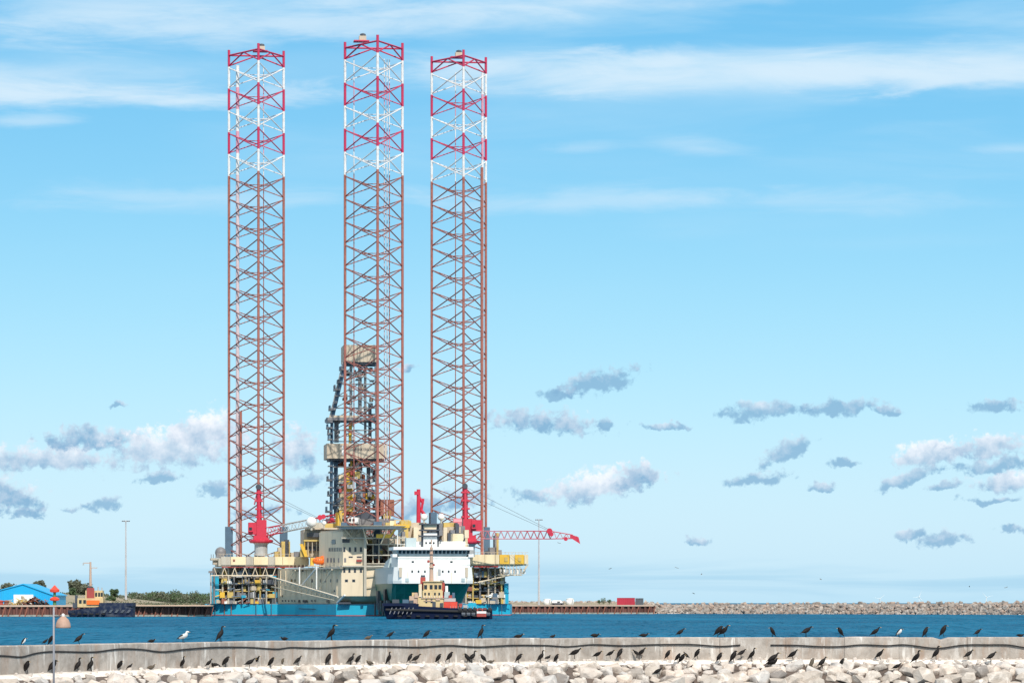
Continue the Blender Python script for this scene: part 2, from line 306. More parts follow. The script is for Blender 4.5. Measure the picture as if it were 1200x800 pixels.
# ------------------------------------------------------------------ mesh helpers
WL = {}
def P(px, py, Y): return Vector(((px-600)*Y/F, Y, HC+(HOR-py)*Y/F))
def PX(px, Y): return (px-600)*Y/F
def PZ(py, Y): return HC+(HOR-py)*Y/F
def link(o, parent, loc):
    COL.objects.link(o); loc = Vector(loc); WL[o.name] = loc
    if parent is not None: o.parent = parent; o.location = loc-WL[parent.name]
    else: o.location = loc
    return o
def tag(o, label=None, cat=None, group=None, kind=None):
    if label: o['label'] = label
    if cat: o['category'] = cat
    if group: o['group'] = group
    if kind: o['kind'] = kind
    return o
def empty(name, loc, parent=None):
    o = bpy.data.objects.new(name, None); o.empty_display_size = 0.5
    return link(o, parent, loc)
class MB:
    def __init__(s): s.v = []; s.f = []; s.mi = []
    def add(s, vs, fs, mi=0):
        b = len(s.v); s.v += [Vector(v) for v in vs]
        for f in fs: s.f.append(tuple(i+b for i in f)); s.mi.append(mi)
        return s
    def hexa(s, p, mi=0):   # 4 bottom (ccw) + 4 top
        return s.add(p, [(3,2,1,0),(4,5,6,7),(0,1,5,4),(1,2,6,5),(2,3,7,6),(3,0,4,7)], mi)
    def box(s, c, d, rz=0, mi=0):
        x, y, z = d[0]/2, d[1]/2, d[2]/2; ca, sa = math.cos(rz), math.sin(rz)
        pts = [(-x,-y,-z),(x,-y,-z),(x,y,-z),(-x,y,-z),(-x,-y,z),(x,-y,z),(x,y,z),(-x,y,z)]
        return s.hexa([(c[0]+a*ca-b*sa, c[1]+a*sa+b*ca, c[2]+k) for a, b, k in pts], mi)
    def b2(s, x0, x1, y0, y1, z0, z1, mi=0):
        return s.box(((x0+x1)/2, (y0+y1)/2, (z0+z1)/2), (x1-x0, y1-y0, z1-z0), 0, mi)
    def tube(s, p0, p1, r, n=6, r1=None, mi=0, cap=True):
        p0, p1 = Vector(p0), Vector(p1); r1 = r if r1 is None else r1
        q = (p1-p0).to_track_quat('Z', 'Y'); vs = []
        for p, rr in ((p0, r), (p1, r1)):
            for i in range(n):
                a = 2*math.pi*i/n; vs.append(p+q@Vector((rr*math.cos(a), rr*math.sin(a), 0)))
        fs = [(i, (i+1) % n, n+(i+1) % n, n+i) for i in range(n)]
        if cap: fs += [tuple(range(n-1, -1, -1)), tuple(range(n, 2*n))]
        return s.add(vs, fs, mi)
    def path(s, pts, r, n=6, mi=0):
        pts = [Vector(p) for p in pts]; vs = []; L = len(pts)
        for k, p in enumerate(pts):
            t = pts[min(k+1, L-1)]-pts[max(k-1, 0)]; q = t.to_track_quat('Z', 'Y')
            for i in range(n):
                a = 2*math.pi*i/n; vs.append(p+q@Vector((r*math.cos(a), r*math.sin(a), 0)))
        fs = [(k*n+i, k*n+(i+1) % n, (k+1)*n+(i+1) % n, (k+1)*n+i) for k in range(L-1) for i in range(n)]
        fs += [tuple(range(n-1, -1, -1)), tuple(range((L-1)*n, L*n))]
        return s.add(vs, fs, mi)
    def prism(s, poly, z0, z1, mi=0, top=None):
        n = len(poly); top = top or poly
        vs = [(x, y, z0) for x, y in poly]+[(x, y, z1) for x, y in top]
        fs = [tuple(range(n-1, -1, -1)), tuple(range(n, 2*n))]+[(i, (i+1) % n, n+(i+1) % n, n+i) for i in range(n)]
        return s.add(vs, fs, mi)
    def lathe(s, c, prof, n=14, mi=0):
        vs = []; L = len(prof)
        for r, z in prof:
            for i in range(n):
                a = 2*math.pi*i/n; vs.append((c[0]+r*math.cos(a), c[1]+r*math.sin(a), c[2]+z))
        fs = [(k*n+i, k*n+(i+1) % n, (k+1)*n+(i+1) % n, (k+1)*n+i) for k in range(L-1) for i in range(n)]
        fs += [tuple(range(n-1, -1, -1)), tuple(range((L-1)*n, L*n))]
        return s.add(vs, fs, mi)
    def sphere(s, c, r, n=12, mi=0, sc=(1, 1, 1)):
        prof = [(max(0.02*r, r*math.sin(math.pi*k/8)), -r*math.cos(math.pi*k/8)) for k in range(9)]
        b = len(s.v); s.lathe((0, 0, 0), prof, n, mi)
        for i in range(b, len(s.v)): v = s.v[i]; s.v[i] = Vector((c[0]+v.x*sc[0], c[1]+v.y*sc[1], c[2]+v.z*sc[2]))
        return s
    def loft(s, rings, mi=0, cap=True):
        n = len(rings[0]); vs = [p for r in rings for p in r]; L = len(rings)
        fs = [(k*n+i, k*n+(i+1) % n, (k+1)*n+(i+1) % n, (k+1)*n+i) for k in range(L-1) for i in range(n)]
        if cap: fs += [tuple(range(n-1, -1, -1)), tuple(range((L-1)*n, L*n))]
        return s.add(vs, fs, mi)
    def mesh(s, name, mats, o, smooth=False):
        me = bpy.data.meshes.new(name); me.from_pydata([v-o for v in s.v], [], s.f)
        for m in (mats if isinstance(mats, (list, tuple)) else [mats]): me.materials.append(M[m] if isinstance(m, str) else m)
        for p, i in zip(me.polygons, s.mi): p.material_index = i; p.use_smooth = smooth
        bm = bmesh.new(); bm.from_mesh(me); bmesh.ops.recalc_face_normals(bm, faces=bm.faces); bm.to_mesh(me); bm.free()
        return me
    def build(s, name, mats, parent=None, origin=None, smooth=False):
        xs = [v.x for v in s.v]; ys = [v.y for v in s.v]; zs_ = [v.z for v in s.v]
        o = Vector(origin) if origin is not None else Vector(((min(xs)+max(xs))/2, (min(ys)+max(ys))/2, min(zs_)))
        return link(bpy.data.objects.new(name, s.mesh(name, mats, o, smooth)), parent, o)
UT = {}
def member(name, p0, p1, r, m, parent, n=6):
    """a straight tubular member of its own: unit tube mesh shared per material"""
    k = (m, n)
    if k not in UT: UT[k] = MB().tube((0, 0, 0), (0, 0, 1), 1, n).mesh('tube_'+m, m, Vector((0, 0, 0)))
    o = bpy.data.objects.new(name, UT[k]); p0, p1 = Vector(p0), Vector(p1)
    link(o, parent, p0); o.rotation_mode = 'QUATERNION'; o.rotation_quaternion = (p1-p0).to_track_quat('Z', 'Y')
    o.scale = (r, r, (p1-p0).length)
    return o

# ================================================================== SETTING: sea
sea = MB().b2(-42000, 42000, -2000, 62000, -0.02, 0.0); sea = MB().add([(-42000,-2000,0),(42000,-2000,0),(42000,62000,0),(-42000,62000,0)], [(0,1,2,3)]).build('sea', 'sea', None, (0, 0, 0))
tag(sea, 'rippled deep blue harbour water', kind='structure')

# ================================================================== left shore and its quay
def quay(name, px0, px1, Y0, Y1, ztop, back, label, pitch):
    x0, x1 = PX(px0, Y0), PX(px1, Y1); a = Vector((x0, Y0, 0)); b = Vector((x1, Y1, 0)); d = (b-a); L = d.length; u = d/L; nrm = Vector((u.y, -u.x, 0))
    root = tag(empty(name, (a+b)/2), label, 'quay wall')
    n = int(L/pitch); w = L/n; h = 0.22*w
    pr = [(-w/2, 0.0), (-w*0.30, 0.0), (-w*0.18, h*1.6), (w*0.18, h*1.6), (w*0.30, 0.0), (w/2, 0.0)]
    m = MB()
    vs = []; 
    for z in (-2.5, ztop): vs += [tuple(u*px_+nrm*py_)[:2]+(z,) for px_, py_ in pr]
    m.add(vs, [(i, i+1, 7+i, 6+i) for i in range(5)])
    me = m.mesh('sheet_pile', 'pile', Vector((0, 0, 0)))
    for i in range(n):
        link(bpy.data.objects.new('sheet_pile', me), root, a+u*(w*(i+0.5)))
    c = MB(); q0, q1 = a+nrm*h*2.2, b+nrm*h*2.2; r0, r1 = a-nrm*1.5, b-nrm*1.5
    c.hexa([(q0.x,q0.y,ztop+0.004),(q1.x,q1.y,ztop+0.004),(r1.x,r1.y,ztop+0.004),(r0.x,r0.y,ztop+0.004),(q0.x,q0.y,ztop+.55),(q1.x,q1.y,ztop+.55),(r1.x,r1.y,ztop+.55),(r0.x,r0.y,ztop+.55)])
    c.build('coping', 'coping', root)
    t = MB(); q0, q1 = a+nrm*h*2.0, b+nrm*h*2.0; r0, r1 = a+nrm*h*1.7, b+nrm*h*1.7
    t.hexa([(q0.x,q0.y,-1),(q1.x,q1.y,-1),(r1.x,r1.y,-1),(r0.x,r0.y,-1),(q0.x,q0.y,.55),(q1.x,q1.y,.55),(r1.x,r1.y,.55),(r0.x,r0.y,.55)])
    t.build('waling', 'tide', root)
    # timber fenders leaning on the piles
    k = 0
    for i in range(0, n, 1):
        if (i*7) % 3 == 0: continue
        c0 = a+u*(w*(i+0.9))+nrm*(h*2.0+0.1); f = MB().tube((c0.x, c0.y, -0.5), (c0.x+u.x*0.9, c0.y+u.y*0.9, ztop-0.1), 0.22, 6)
        f.build('fender_pile', 'rust', root)
    return root
quay('sheet_pile_quay', -70, 247, 1130, 1138, 3.0, 60, 'rusty brown sheet pile quay wall behind the moored tug left of the rig', 1.7)
def strip_ground(name, mt, pts, kind='structure', label=None):
    """pts: rows of (px list, Y, z list)"""
    m = MB(); rows = []
    for Y, zz in pts: rows.append((Y, zz))
    n = len(rows[0][1]); vs = []
    for Y, zz in rows:
        for px, z in zz: vs.append((PX(px, Y), Y, z))
    fs = [(r*n+i, r*n+i+1, (r+1)*n+i+1, (r+1)*n+i) for r in range(len(rows)-1) for i in range(n-1)]
    m.add(vs, fs)
    o = m.build(name, mt, None); tag(o, label, kind=kind); return o
def row(Y, *a): return (Y, a)
lg = strip_ground('left_shore', 'sand', [
  row(1133.2, (-80,3.2),(40,3.2),(75,3.2),(110,3.2),(150,3.2),(200,3.2),(250,3.2)),
  row(1230, (-80,3.3),(40,3.3),(75,3.4),(110,3.6),(150,3.4),(200,3.4),(250,3.4)),
  row(1330, (-80,3.5),(40,4.5),(75,7.0),(110,6.6),(150,5.2),(200,3.9),(250,3.8)),
  row(1400, (-80,5.0),(40,6.6),(75,7.6),(110,7.1),(150,6.0),(200,4.2),(250,4.0)),
  row(1500, (-80,4.5),(40,5),(75,6.0),(110,6.0),(150,5.0),(200,4.2),(250,4.0)),
  row(1900, (-80,4),(40,4),(75,4),(110,4),(150,4),(200,4),(250,4)),
  row(1990, (-80,-2),(40,-2),(75,-2),(110,-2),(150,-2),(200,-2),(250,-2))], label='sandy grassed shore behind the left quay')
# right mole behind the rig
quay('sheet_pile_quay', 590, 766, 1404, 1400, 2.9, 60, 'rusty brown sheet pile quay wall right of the rig below the red container', 2.1)
strip_ground('right_mole', 'sand', [
  row(1406.5, (585,3.1),(640,3.1),(700,3.1),(768,3.1)),
  row(1440, (585,3.2),(640,3.2),(700,3.2),(768,3.2)),
  row(1470, (585,4.6),(640,4.5),(700,4.6),(768,3.9)),
  row(1500, (585,-1),(640,-1),(700,-1),(768,-1))], label='gravel mole behind the right quay')
# rubble breakwater to the right
BW = [(752,1432),(800,1425),(900,1400),(1000,1370),(1100,1335),(1200,1300),(1345,1262)]
def bwY(px):
    for (a, ya), (b, yb) in zip(BW, BW[1:]):
        if px <= b: return ya+(yb-ya)*(px-a)/(b-a)
    return BW[-1][1]
m = MB(); vs = []; n = 60
for i in range(n+1):
    px = 752+(1345-752)*i/n; Y = bwY(px)
    top = 3.75+0.5*(px-752)/450
    for dY, z in ((0, -2), (5.5, top*0.92), (9, top*0.95), (16, -2)): vs.append((PX(px, Y), Y+dY, z))
m.add(vs, [(i*4+j, (i+1)*4+j, (i+1)*4+j+1, i*4+j+1) for i in range(n) for j in range(3)])
bwo = tag(m.build('breakwater', 'rock_far'), 'long rubble breakwater closing the harbour on the right', kind='structure')
def rock_verts(seed, sub=2, rough=0.12, cuts=6):
    """an angular quarry stone: hull of scattered points with its edges knocked off"""
    r = random.Random(seed); bm = bmesh.new()
    for i in range(9+cuts*2):
        d = Vector((r.uniform(-1, 1), r.uniform(-1, 1), r.uniform(-1, 1)))
        mx = max(abs(c) for c in d); d = (d/mx)*0.55+d.normalized()*0.45
        bm.verts.new(d*r.uniform(.82, 1.08))
    res = bmesh.ops.convex_hull(bm, input=bm.verts)
    bmesh.ops.delete(bm, geom=list({e for e in res['geom_interior'] if isinstance(e, bmesh.types.BMVert)}), context='VERTS')
    bmesh.ops.dissolve_limit(bm, angle_limit=.25, verts=bm.verts, edges=bm.edges)
    if sub > 1:
        bmesh.ops.bevel(bm, geom=list(bm.edges)+list(bm.verts), offset=.30, segments=3, profile=.5, affect='EDGES', clamp_overlap=True)
    bmesh.ops.triangulate(bm, faces=[f for f in bm.faces if len(f.verts) > 4])
    off = Vector((seed*3.1, seed*1.7, 0))
    for v in bm.verts: v.co *= 1+rough*noise.noise(v.co*1.8+off)
    bm.verts.ensure_lookup_table(); bm.verts.index_update()
    vs = [v.co.copy() for v in bm.verts]; fs = [tuple(x.index for x in f.verts) for f in bm.faces]; bm.free()
    return vs, fs
m = MB(); RV = [rock_verts(100+i, 1, 0.2, 5) for i in range(8)]; rr = random.Random(3)
for i in range(2300):
    px = rr.uniform(756, 1340); Y = bwY(px); t = rr.random(); top = 3.85+0.55*(px-752)/450
    s = rr.uniform(0.42, 1.0); z = -0.3+t*(top-0.4); y = Y+t*5.6-0.3
    if t > 0.93: y = Y+rr.uniform(5.5, 9); z = top-0.6+rr.uniform(0, .5)
    vs, fs = RV[rr.randrange(8)]; q = Matrix.Rotation(rr.uniform(0, 6.28), 3, 'Z')@Matrix.Rotation(rr.uniform(0, 6.28), 3, 'X')
    sx = Vector((s*rr.uniform(.8, 1.4), s, s*rr.uniform(.7, 1)))
    m.add([Vector((PX(px, Y), y, z))+(q@Vector((v.x*sx.x, v.y*sx.y, v.z*sx.z))) for v in vs], fs, rr.choice((0, 0, 1, 2)))
defm('rock_pink', (0.37, 0.285, 0.235), 0.9, col2=(0.2, 0.15, 0.13), amt=0.6, scale=0.5); defm('rock_pale', (0.42, 0.38, 0.345), 0.9, col2=(0.25, 0.22, 0.2), amt=0.6, scale=0.5)
ro = m.build('rubble_rocks', ['rock_far', 'rock_pink', 'rock_pale'], bwo); tag(ro, 'brown and grey armour rocks of the far breakwater', kind='stuff')
m = MB()
for i in range(260):
    px = rr.uniform(596, 766); Y = 1462+rr.uniform(0, 8); s = rr.uniform(.4, .9); vs, fs = RV[rr.randrange(8)]
    q = Matrix.Rotation(rr.uniform(0, 6.28), 3, 'Z')@Matrix.Rotation(rr.uniform(0, 6.28), 3, 'X')
    m.add([Vector((PX(px, Y), Y, 3.9+rr.uniform(-.3, .5)))+(q@(v*s)) for v in vs], fs, rr.choice((0, 1, 2)))
tag(m.build('mole_rocks', ['rock_far', 'rock_pink', 'rock_pale'], None), 'row of small stones along the back of the right mole', kind='stuff')

# ---- blue warehouse
wY = 1165; wh = tag(empty('warehouse', (PX(27, wY), wY, 3.2)), 'bright blue gabled warehouse with a white door at the left edge', 'warehouse')
xl, xr, xm = PX(-22, wY), PX(62, wY), PX(27, wY); ze, zr = PZ(697.5, wY), PZ(684.5, wY); D = 34
m = MB(); m.add([(xl,wY,3.0),(xr,wY,3.0),(xr,wY,ze),(xm,wY,zr),(xl,wY,ze),(xl,wY+D,3.0),(xr,wY+D,3.0),(xr,wY+D,ze),(xm,wY+D,zr),(xl,wY+D,ze)], [(0,1,2,3,4),(9,8,7,6,5),(0,4,9,5),(2,1,6,7)])
m.build('wall', 'warehouse_blue', wh)
m = MB()
for A, B in (((xl-.4, ze-.1), (xm, zr)), ((xm, zr), (xr+.4, ze-.1))):
    m.hexa([(A[0],wY-.4,A[1]+.02),(B[0],wY-.4,B[1]+.02),(B[0],wY+D+.4,B[1]+.02),(A[0],wY+D+.4,A[1]+.02),(A[0],wY-.4,A[1]+.3),(B[0],wY-.4,B[1]+.3),(B[0],wY+D+.4,B[1]+.3),(A[0],wY+D+.4,A[1]+.3)])
m.build('roof', 'warehouse_blue', wh)
dm = MB().b2(PX(16, wY), PX(39, wY), wY-.12, wY+.1, 3.2, PZ(696.3, wY)).build('door', 'white_paint', wh)
for k in range(4):
    z = 3.6+k*0.55; MB().b2(PX(16, wY)+.05, PX(39, wY)-.05, wY-.17, wY-.125, z, z+.5).build('panel', 'white_paint', dm)
for k in range(40):
    px = -21+k*2.1; zt_ = ze+(zr-ze)*max(0, 1-abs(px-27)/(49 if px < 27 else 35))-.35
    if not 15 < px < 40: MB().b2(PX(px, wY)-.06, PX(px, wY)+.06, wY-.07, wY-.004, 3.05, zt_).build('cladding_rib', 'warehouse_blue', wh)
for px in (-16, 46, 58): MB().b2(PX(px, wY)-.12, PX(px, wY)+.12, wY-.14, wY-.005, 3.0, ze-.5).build('downpipe', 'warehouse_blue', wh)
# scrap heaps on the quay
def heap(cx, Y, w, h, mats, label, seed, name='scrap_heap'):
    r = random.Random(seed); m = MB()
    for i in range(int(70*w/5)):
        u = r.uniform(-1, 1); t_ = r.random()**1.6*(1-abs(u)); vs, fs = rock_verts(300+i % 9, 1, .2, 2); k_ = r.uniform(.25, .6); q = Matrix.Rotation(r.uniform(0, 6), 3, 'X')@Matrix.Rotation(r.uniform(0, 6), 3, 'Z')
        m.add([Vector((PX(cx, Y)+u*w/2, Y+r.uniform(-.2, .3)*w*(1-t_), 3.2+t_*h))+(q@v)*k_ for v in vs], fs, 0 if r.random() < .75 else 1)
    for i in range(22):
        p = Vector((PX(cx, Y)+r.uniform(-.4, .4)*w, Y-r.uniform(0, .25)*w, 3.3+r.uniform(0, .6)*h)); q = p+Vector((r.uniform(-1, 1), r.uniform(-.5, .5), r.uniform(-.2, .8)))*1.2
        m.tube(p, q, .1, 5, mi=1)
    return tag(m.build(name, mats), label, 'heap')
heap(10, 1150, 3.6, 2.0, ['ochre', 'tan'], 'small ochre heap on the quay left of the warehouse door', 21)
heap(26, 1150, 5.5, 3.2, ['tan', 'ochre'], 'tan scrap heap in front of the warehouse door', 22)
heap(42, 1148, 8.5, 3.4, ['dark_steel', 'rust'], 'dark scrap heap on the quay right of the warehouse door', 23)
for (px, c, lab) in ((1, 'rust_red', 'rusty red bollard drum at the far left end of the quay'), (7.5, 'rust', 'rust brown bollard drum at the left end of the quay')):
    p = P(px, 0, 1136); MB().lathe((p.x, p.y, 3.55), [(.7, 0), (.7, .9), (.9, 1.0), (.9, 1.3), (.3, 1.5)], 10).build('bollard_drum', c).__setitem__('label', lab)
    o = COL.objects[-1]; o['category'] = 'bollard'; o['group'] = 'drums at the quay end'
# harbour beacon
bY = 1139; bx = PX(64, bY); z0 = 3.55
b = tag(empty('harbour_beacon', (bx, bY, z0)), 'red and green harbour beacon with cone top on the quay', 'beacon')
MB().lathe((bx, bY, z0), [(.55, 0), (.5, 1.4), (.4, 1.6)], 10).build('pedestal', 'buoy_green', b)
MB().lathe((bx, bY, z0+1.2), [(.5, 0), (1.45, .25), (1.5, .8), (.9, 1.2), (.4, 1.35)], 12).build('lower_gallery', 'buoy_red', b)
MB().lathe((bx, bY, z0+2.55), [(.42, 0), (.42, 1.4)], 10).build('lantern_shaft', 'buoy_green', b)
MB().lathe((bx, bY, z0+3.85), [(.5, 0), (1.45, .2), (1.5, .9), (.8, 1.5), (.12, 2.3)], 12).build('cone_top', 'buoy_red', b)

# ---- vegetation
def leaves(m, c, rad, n, size, r, mi=0):
    for i in range(n):
        d = Vector((r.gauss(0, 1), r.gauss(0, 1), r.gauss(0, 1))).normalized()*(r.random()**0.45)
        p = Vector((c[0]+d.x*rad[0], c[1]+d.y*rad[1], c[2]+d.z*rad[2])); s = size*r.uniform(.5, 1.3)
        a = Vector((r.gauss(0, 1), r.gauss(0, 1), r.gauss(0, 1))).normalized(); b_ = a.orthogonal().normalized(); b_.rotate(Matrix.Rotation(r.uniform(0, 6), 3, a)); c_ = a.cross(b_)
        m.add([p+b_*s, p+c_*s*.7, p-b_*s, p-c_*s*.7], [(0, 1, 2, 3)], mi)
def tree(px, Y, zb, h, w, label, lm='leaf', seed=0, name='tree', trunkfrac=.35):
    r = random.Random(seed); x = PX(px, Y); t = tag(empty(name, (x, Y, zb)), label, 'tree', 'trees behind the left quay')
    tm = MB().tube((x, Y, zb-.3), (x+.1*w, Y, zb+h*.75), .035*h, 7, .012*h)
    for i in range(6):
        a = r.uniform(0, 6.28); z = zb+h*r.uniform(trunkfrac, .65); tm.tube((x+.03*w, Y, z), (x+math.cos(a)*w*.33, Y+math.sin(a)*w*.33, z+h*.2), .014*h, 5, .005*h)
    tm.build('trunk', 'bark', t)
    cm = MB()
    for i in range(11):
        a = r.uniform(0, 6.28); rad = r.uniform(.1, .36)*w; z = zb+h*r.uniform(trunkfrac+.08, .9); s = r.uniform(.15, .27)*w
        leaves(cm, (x+math.cos(a)*rad, Y+math.sin(a)*rad, z), (s, s, s*.8), 90, .09*w*.6+.12, r)
    cm.build('crown', lm, t)
tree(9, 1420, 5.3, 6.6, 6.5, 'grey green tree behind the left slope of the warehouse roof', 'leaf_grey', 31)
tree(45.5, 1420, 6.7, 6.0, 6.0, 'small grey tree rising behind the right slope of the warehouse roof', 'leaf_grey', 32)
tree(87, 1390, 7.0, 5.4, 6.0, 'round grey green tree on the bank left of the moored tug mast', 'leaf_grey', 33)
tree(98, 1400, 6.8, 3.4, 10, 'low grey green tree on the bank behind the moored tug', 'leaf_grey', 34, trunkfrac=.1)
tree(87, 1350, 6.3, 3.6, 4.5, 'dark bush on the sandy bank below the round tree', 'leaf', 35, name='bush', trunkfrac=.05)
tree(134.5, 1410, 6.2, 3.4, 4.0, 'small dark tree on the bank left of the tall light mast', 'leaf', 36, trunkfrac=.05)
tree(129, 1300, 4.0, 2.6, 4.5, 'dark bush on the sand right behind the moored tug wheelhouse', 'leaf', 37, name='bush', trunkfrac=.05)
m = MB(); r = random.Random(5)
for i in range(330):
    px = r.uniform(146, 262); Y = r.uniform(1560, 1640); hgt = 8.6+1.6*noise.noise(Vector((px*.09, 0, 3)))-1.5*max(0, (152-px)/6)
    z = r.uniform(4.2, hgt-.8); leaves(m, (PX(px, Y), Y, z), (2.6, 2.6, 1.5), 42, .42, r, r.choice((0, 0, 1)))
for i in range(90):
    px = r.uniform(60, 150); Y = r.uniform(1425, 1460); leaves(m, (PX(px, Y), Y, 7.0+r.uniform(-.4, .9)-max(0, px-110)*.03), (2.6, 2, .8), 30, .4, r, r.choice((0, 1, 1)))
gr_ = MB(); r2 = random.Random(8)
for i in range(900):
    px = r2.uniform(58, 245); Y = r2.uniform(1240, 1420); t_ = (Y-1240)/180
    zg = 3.4+(3.4 if px < 115 else 3.4*max(.12, 1-(px-115)/80))*max(0, min(1, (Y-1235)/130))
    leaves(gr_, (PX(px, Y), Y, zg+.2), (.9, .9, .35), 7, .28, r2, r2.choice((0, 1, 1, 2)))
tag(gr_.build('bank_grass', ['leaf', 'leaf_grey', 'sand']), 'tufts of coarse grass on the sandy bank behind the left quay', kind='stuff')
tag(m.build('far_wood', ['leaf', 'leaf_grey']), 'low dark green wood far behind the left quay', 'wood', kind='stuff')

# ---- tall light masts
def light_mast(px, ptop, Y, zb, label):
    x = PX(px, Y); zt = PZ(ptop, Y); t = tag(empty('light_mast', (x, Y, zb)), label, 'light mast', 'tall light masts')
    MB().tube((x, Y, zb), (x, Y, zt), .42, 8, .2).build('pole', 'pole_grey', t)
    MB().box((x, Y, zb+.1), (1.2, 1.2, .5)).build('base_plate', 'pole_grey', t)
    MB().box((x, Y, zt), (2.9, .25, .25)).build('crossarm', 'pole_grey', t)
    for s in (-1.2, -.55, .55, 1.2):
        MB().box((x+s, Y-.25, zt-.12), (.5, .55, .3)).build('floodlight', 'dark_steel', t)
light_mast(147.5, 610, 1345, 5.2, 'tall thin light mast standing on the shore left of the rig')
light_mast(631.5, 608.5, 1425, 3.1, 'tall thin light mast standing on the mole right of the rig')

# ---- things on the right mole
def tank(px, w, top, label):
    Y = 1416; x = PX(px, Y); z = 3.12; h = PZ(top, Y)-z; rr_ = w/2*Y/F
    t = tag(empty('storage_tank', (x, Y, z)), label, 'tank', 'white tanks on the mole')
    MB().lathe((x, Y, z), [(rr_, 0), (rr_, h*.86)], 16).build('shell', 'white_paint', t, smooth=True)
    MB().lathe((x, Y, z+h*.86+.003), [(rr_*1.04, 0), (rr_*1.04, .15), (rr_*.5, h*.12), (.1, h*.14)], 16).build('lid', 'white_paint', t, smooth=True)
    MB().box((x+rr_*.6, Y-rr_*.95, z+h*.42), (.35, .3, h*.8)).build('ladder', 'light_steel', t)
tank(641.5, 9, 701, 'white storage tank nearest the light mast on the right mole')
tank(668, 9, 700.5, 'white storage tank farthest right of the pair on the mole')
Y = 1414; x = PX(653.5, Y)
v = tag(empty('parked_van', (x, Y, 3.12)), 'white van with dark lower body between the white tanks', 'van')
MB().prism([(x-2.3, Y-.9), (x+2.3, Y-.9), (x+2.3, Y+.9), (x-2.3, Y+.9)], 3.4, 4.2).build('lower_body', 'dark_steel', v)
MB().prism([(x-2.2, Y-.88), (x+2.0, Y-.88), (x+2.0, Y+.88), (x-2.2, Y+.88)], 4.203, 5.2, top=[(x-2.0, Y-.75), (x+1.2, Y-.75), (x+1.2, Y+.75), (x-2.0, Y+.75)]).build('upper_body', 'white_paint', v)
for s in (-1.5, 1.5):
    for k in (-.9, .75): MB().tube((x+s, Y+k, 3.47), (x+s, Y+k+.15, 3.47), .35, 12).build('wheel', 'rubber', v)
MB().b2(x-.2, x+.9, Y-.92, Y-.86, 4.3, 4.8).build('window', 'glass', v)
def container(px0, px1, Y, z, top, m_, label):
    x0, x1 = PX(px0, Y), PX(px1, Y); zt = PZ(top, Y); t = tag(empty('shipping_container', ((x0+x1)/2, Y, z)), label, 'container', 'containers on the mole')
    MB().b2(x0+.1, x1-.1, Y+.06, Y+2.5, z+.05, zt-.05).build('shell', m_, t)
    nn = max(3, int((x1-x0)/.7))
    for i in range(nn): xx = x0+.3+(x1-x0-.6)*(i+.5)/nn; MB().b2(xx-.17, xx+.17, Y, Y+.055, z+.25, zt-.25).build('corrugation', m_, t)
    for xx in (x0, x1-.25): MB().b2(xx, xx+.25, Y-.02, Y+.2, z, zt).build('corner_post', m_, t)
    for zz in (z, zt-.2): MB().b2(x0+.255, x1-.255, Y-.02, Y+.2, zz, zz+.2).build('rail', m_, t)
container(723, 744, 1416, 3.12, 700, 'container_red', 'dark red shipping container on the right mole')
container(744.6, 754, 1415.5, 3.12, 700.5, 'grey_hull', 'dark grey container beside the red one on the mole')
# small shrubs on the mole
for px, s in ((707, 1.3), (714, .9), (702, .7)):
    Yb = 1452; xx = PX(px, Yb); mm = MB(); leaves(mm, (xx, Yb, 4.1+s*.8), (s, s, s), 130, .22, random.Random(px))
    mm.tube((xx, Yb, 3.3), (xx, Yb, 4.1+s*.6), .08, 5, mi=1)
    tag(mm.build('shrub', ['leaf', 'bark']), {707: 'largest dark shrub on the mole left of the red container', 714: 'shrub on the mole nearest the red container', 702: 'smallest shrub on the mole between tanks and red container'}[px], 'shrub', 'shrubs on the mole')
# wind turbines far out
def turbine(px, ptop, rot, label):
    Y = 24000; x = PX(px, Y); zh = PZ(ptop, Y); t = tag(empty('wind_turbine', (x, Y, 0)), label, 'wind turbine', 'far wind turbines')
    MB().tube((x, Y, -2), (x, Y, zh), 2.2, 10, 1.3).build('tower', 'white_paint', t)
    MB().box((x, Y, zh+1), (5, 12, 5)).build('nacelle', 'white_paint', t)
    MB().sphere((x, Y-7.5, zh+1), 3, 10).build('hub', 'white_paint', t)
    for k in range(3):
        a = rot+k*2.0944; d = Vector((math.sin(a), 0, math.cos(a))); c = Vector((x, Y-8, zh+1))
        MB().tube(c+d*2, c+d*40, 1.3, 6, .5).build('blade', 'white_paint', t)
for px, pt, ro_, lab in ((1077, 699, .4, 'tallest far white wind turbine, middle one above the breakwater'), (1031, 701.5, .8, 'far white wind turbine leftmost above the breakwater'), (1156, 699.5, 1.3, 'far white wind turbine rightmost above the breakwater')):
    turbine(px, pt, ro_, lab)

# ================================================================== THE RIG
TH = math.radians(6.5); EX = Vector((math.cos(TH), math.sin(TH), 0)); EY = Vector((-math.sin(TH), math.cos(TH), 0)); RO = Vector((-52.9, 1270, 0))
def RL(x, d, z=0.0): return RO+EX*x+EY*d+Vector((0, 0, z))
def lx(px, d):
    k = (px-600)/F
    return (k*(RO.y+d*EY.y)-RO.x-d*EY.x)/(EX.x-k*EX.y)
def rz(py, px, d): return PZ(py, RL(lx(px, d), d).y)
def RP(px, py, d): p = RL(lx(px, d), d); p.z = PZ(py, p.y); return p
def rb(mb, px0, px1, py0, py1, d0, d1, mi=0):
    """box in the rig's own axes whose front face spans the given photo pixels at depth d0"""
    x0, x1 = lx(px0, d0), lx(px1, d0); zt = rz(py0, (px0+px1)/2, d0); zb = rz(py1, (px0+px1)/2, d0)
    pts = [RL(x0, d0, zb), RL(x1, d0, zb), RL(x1, d1, zb), RL(x0, d1, zb), RL(x0, d0, zt), RL(x1, d0, zt), RL(x1, d1, zt), RL(x0, d1, zt)]
    return mb.hexa(pts, mi)
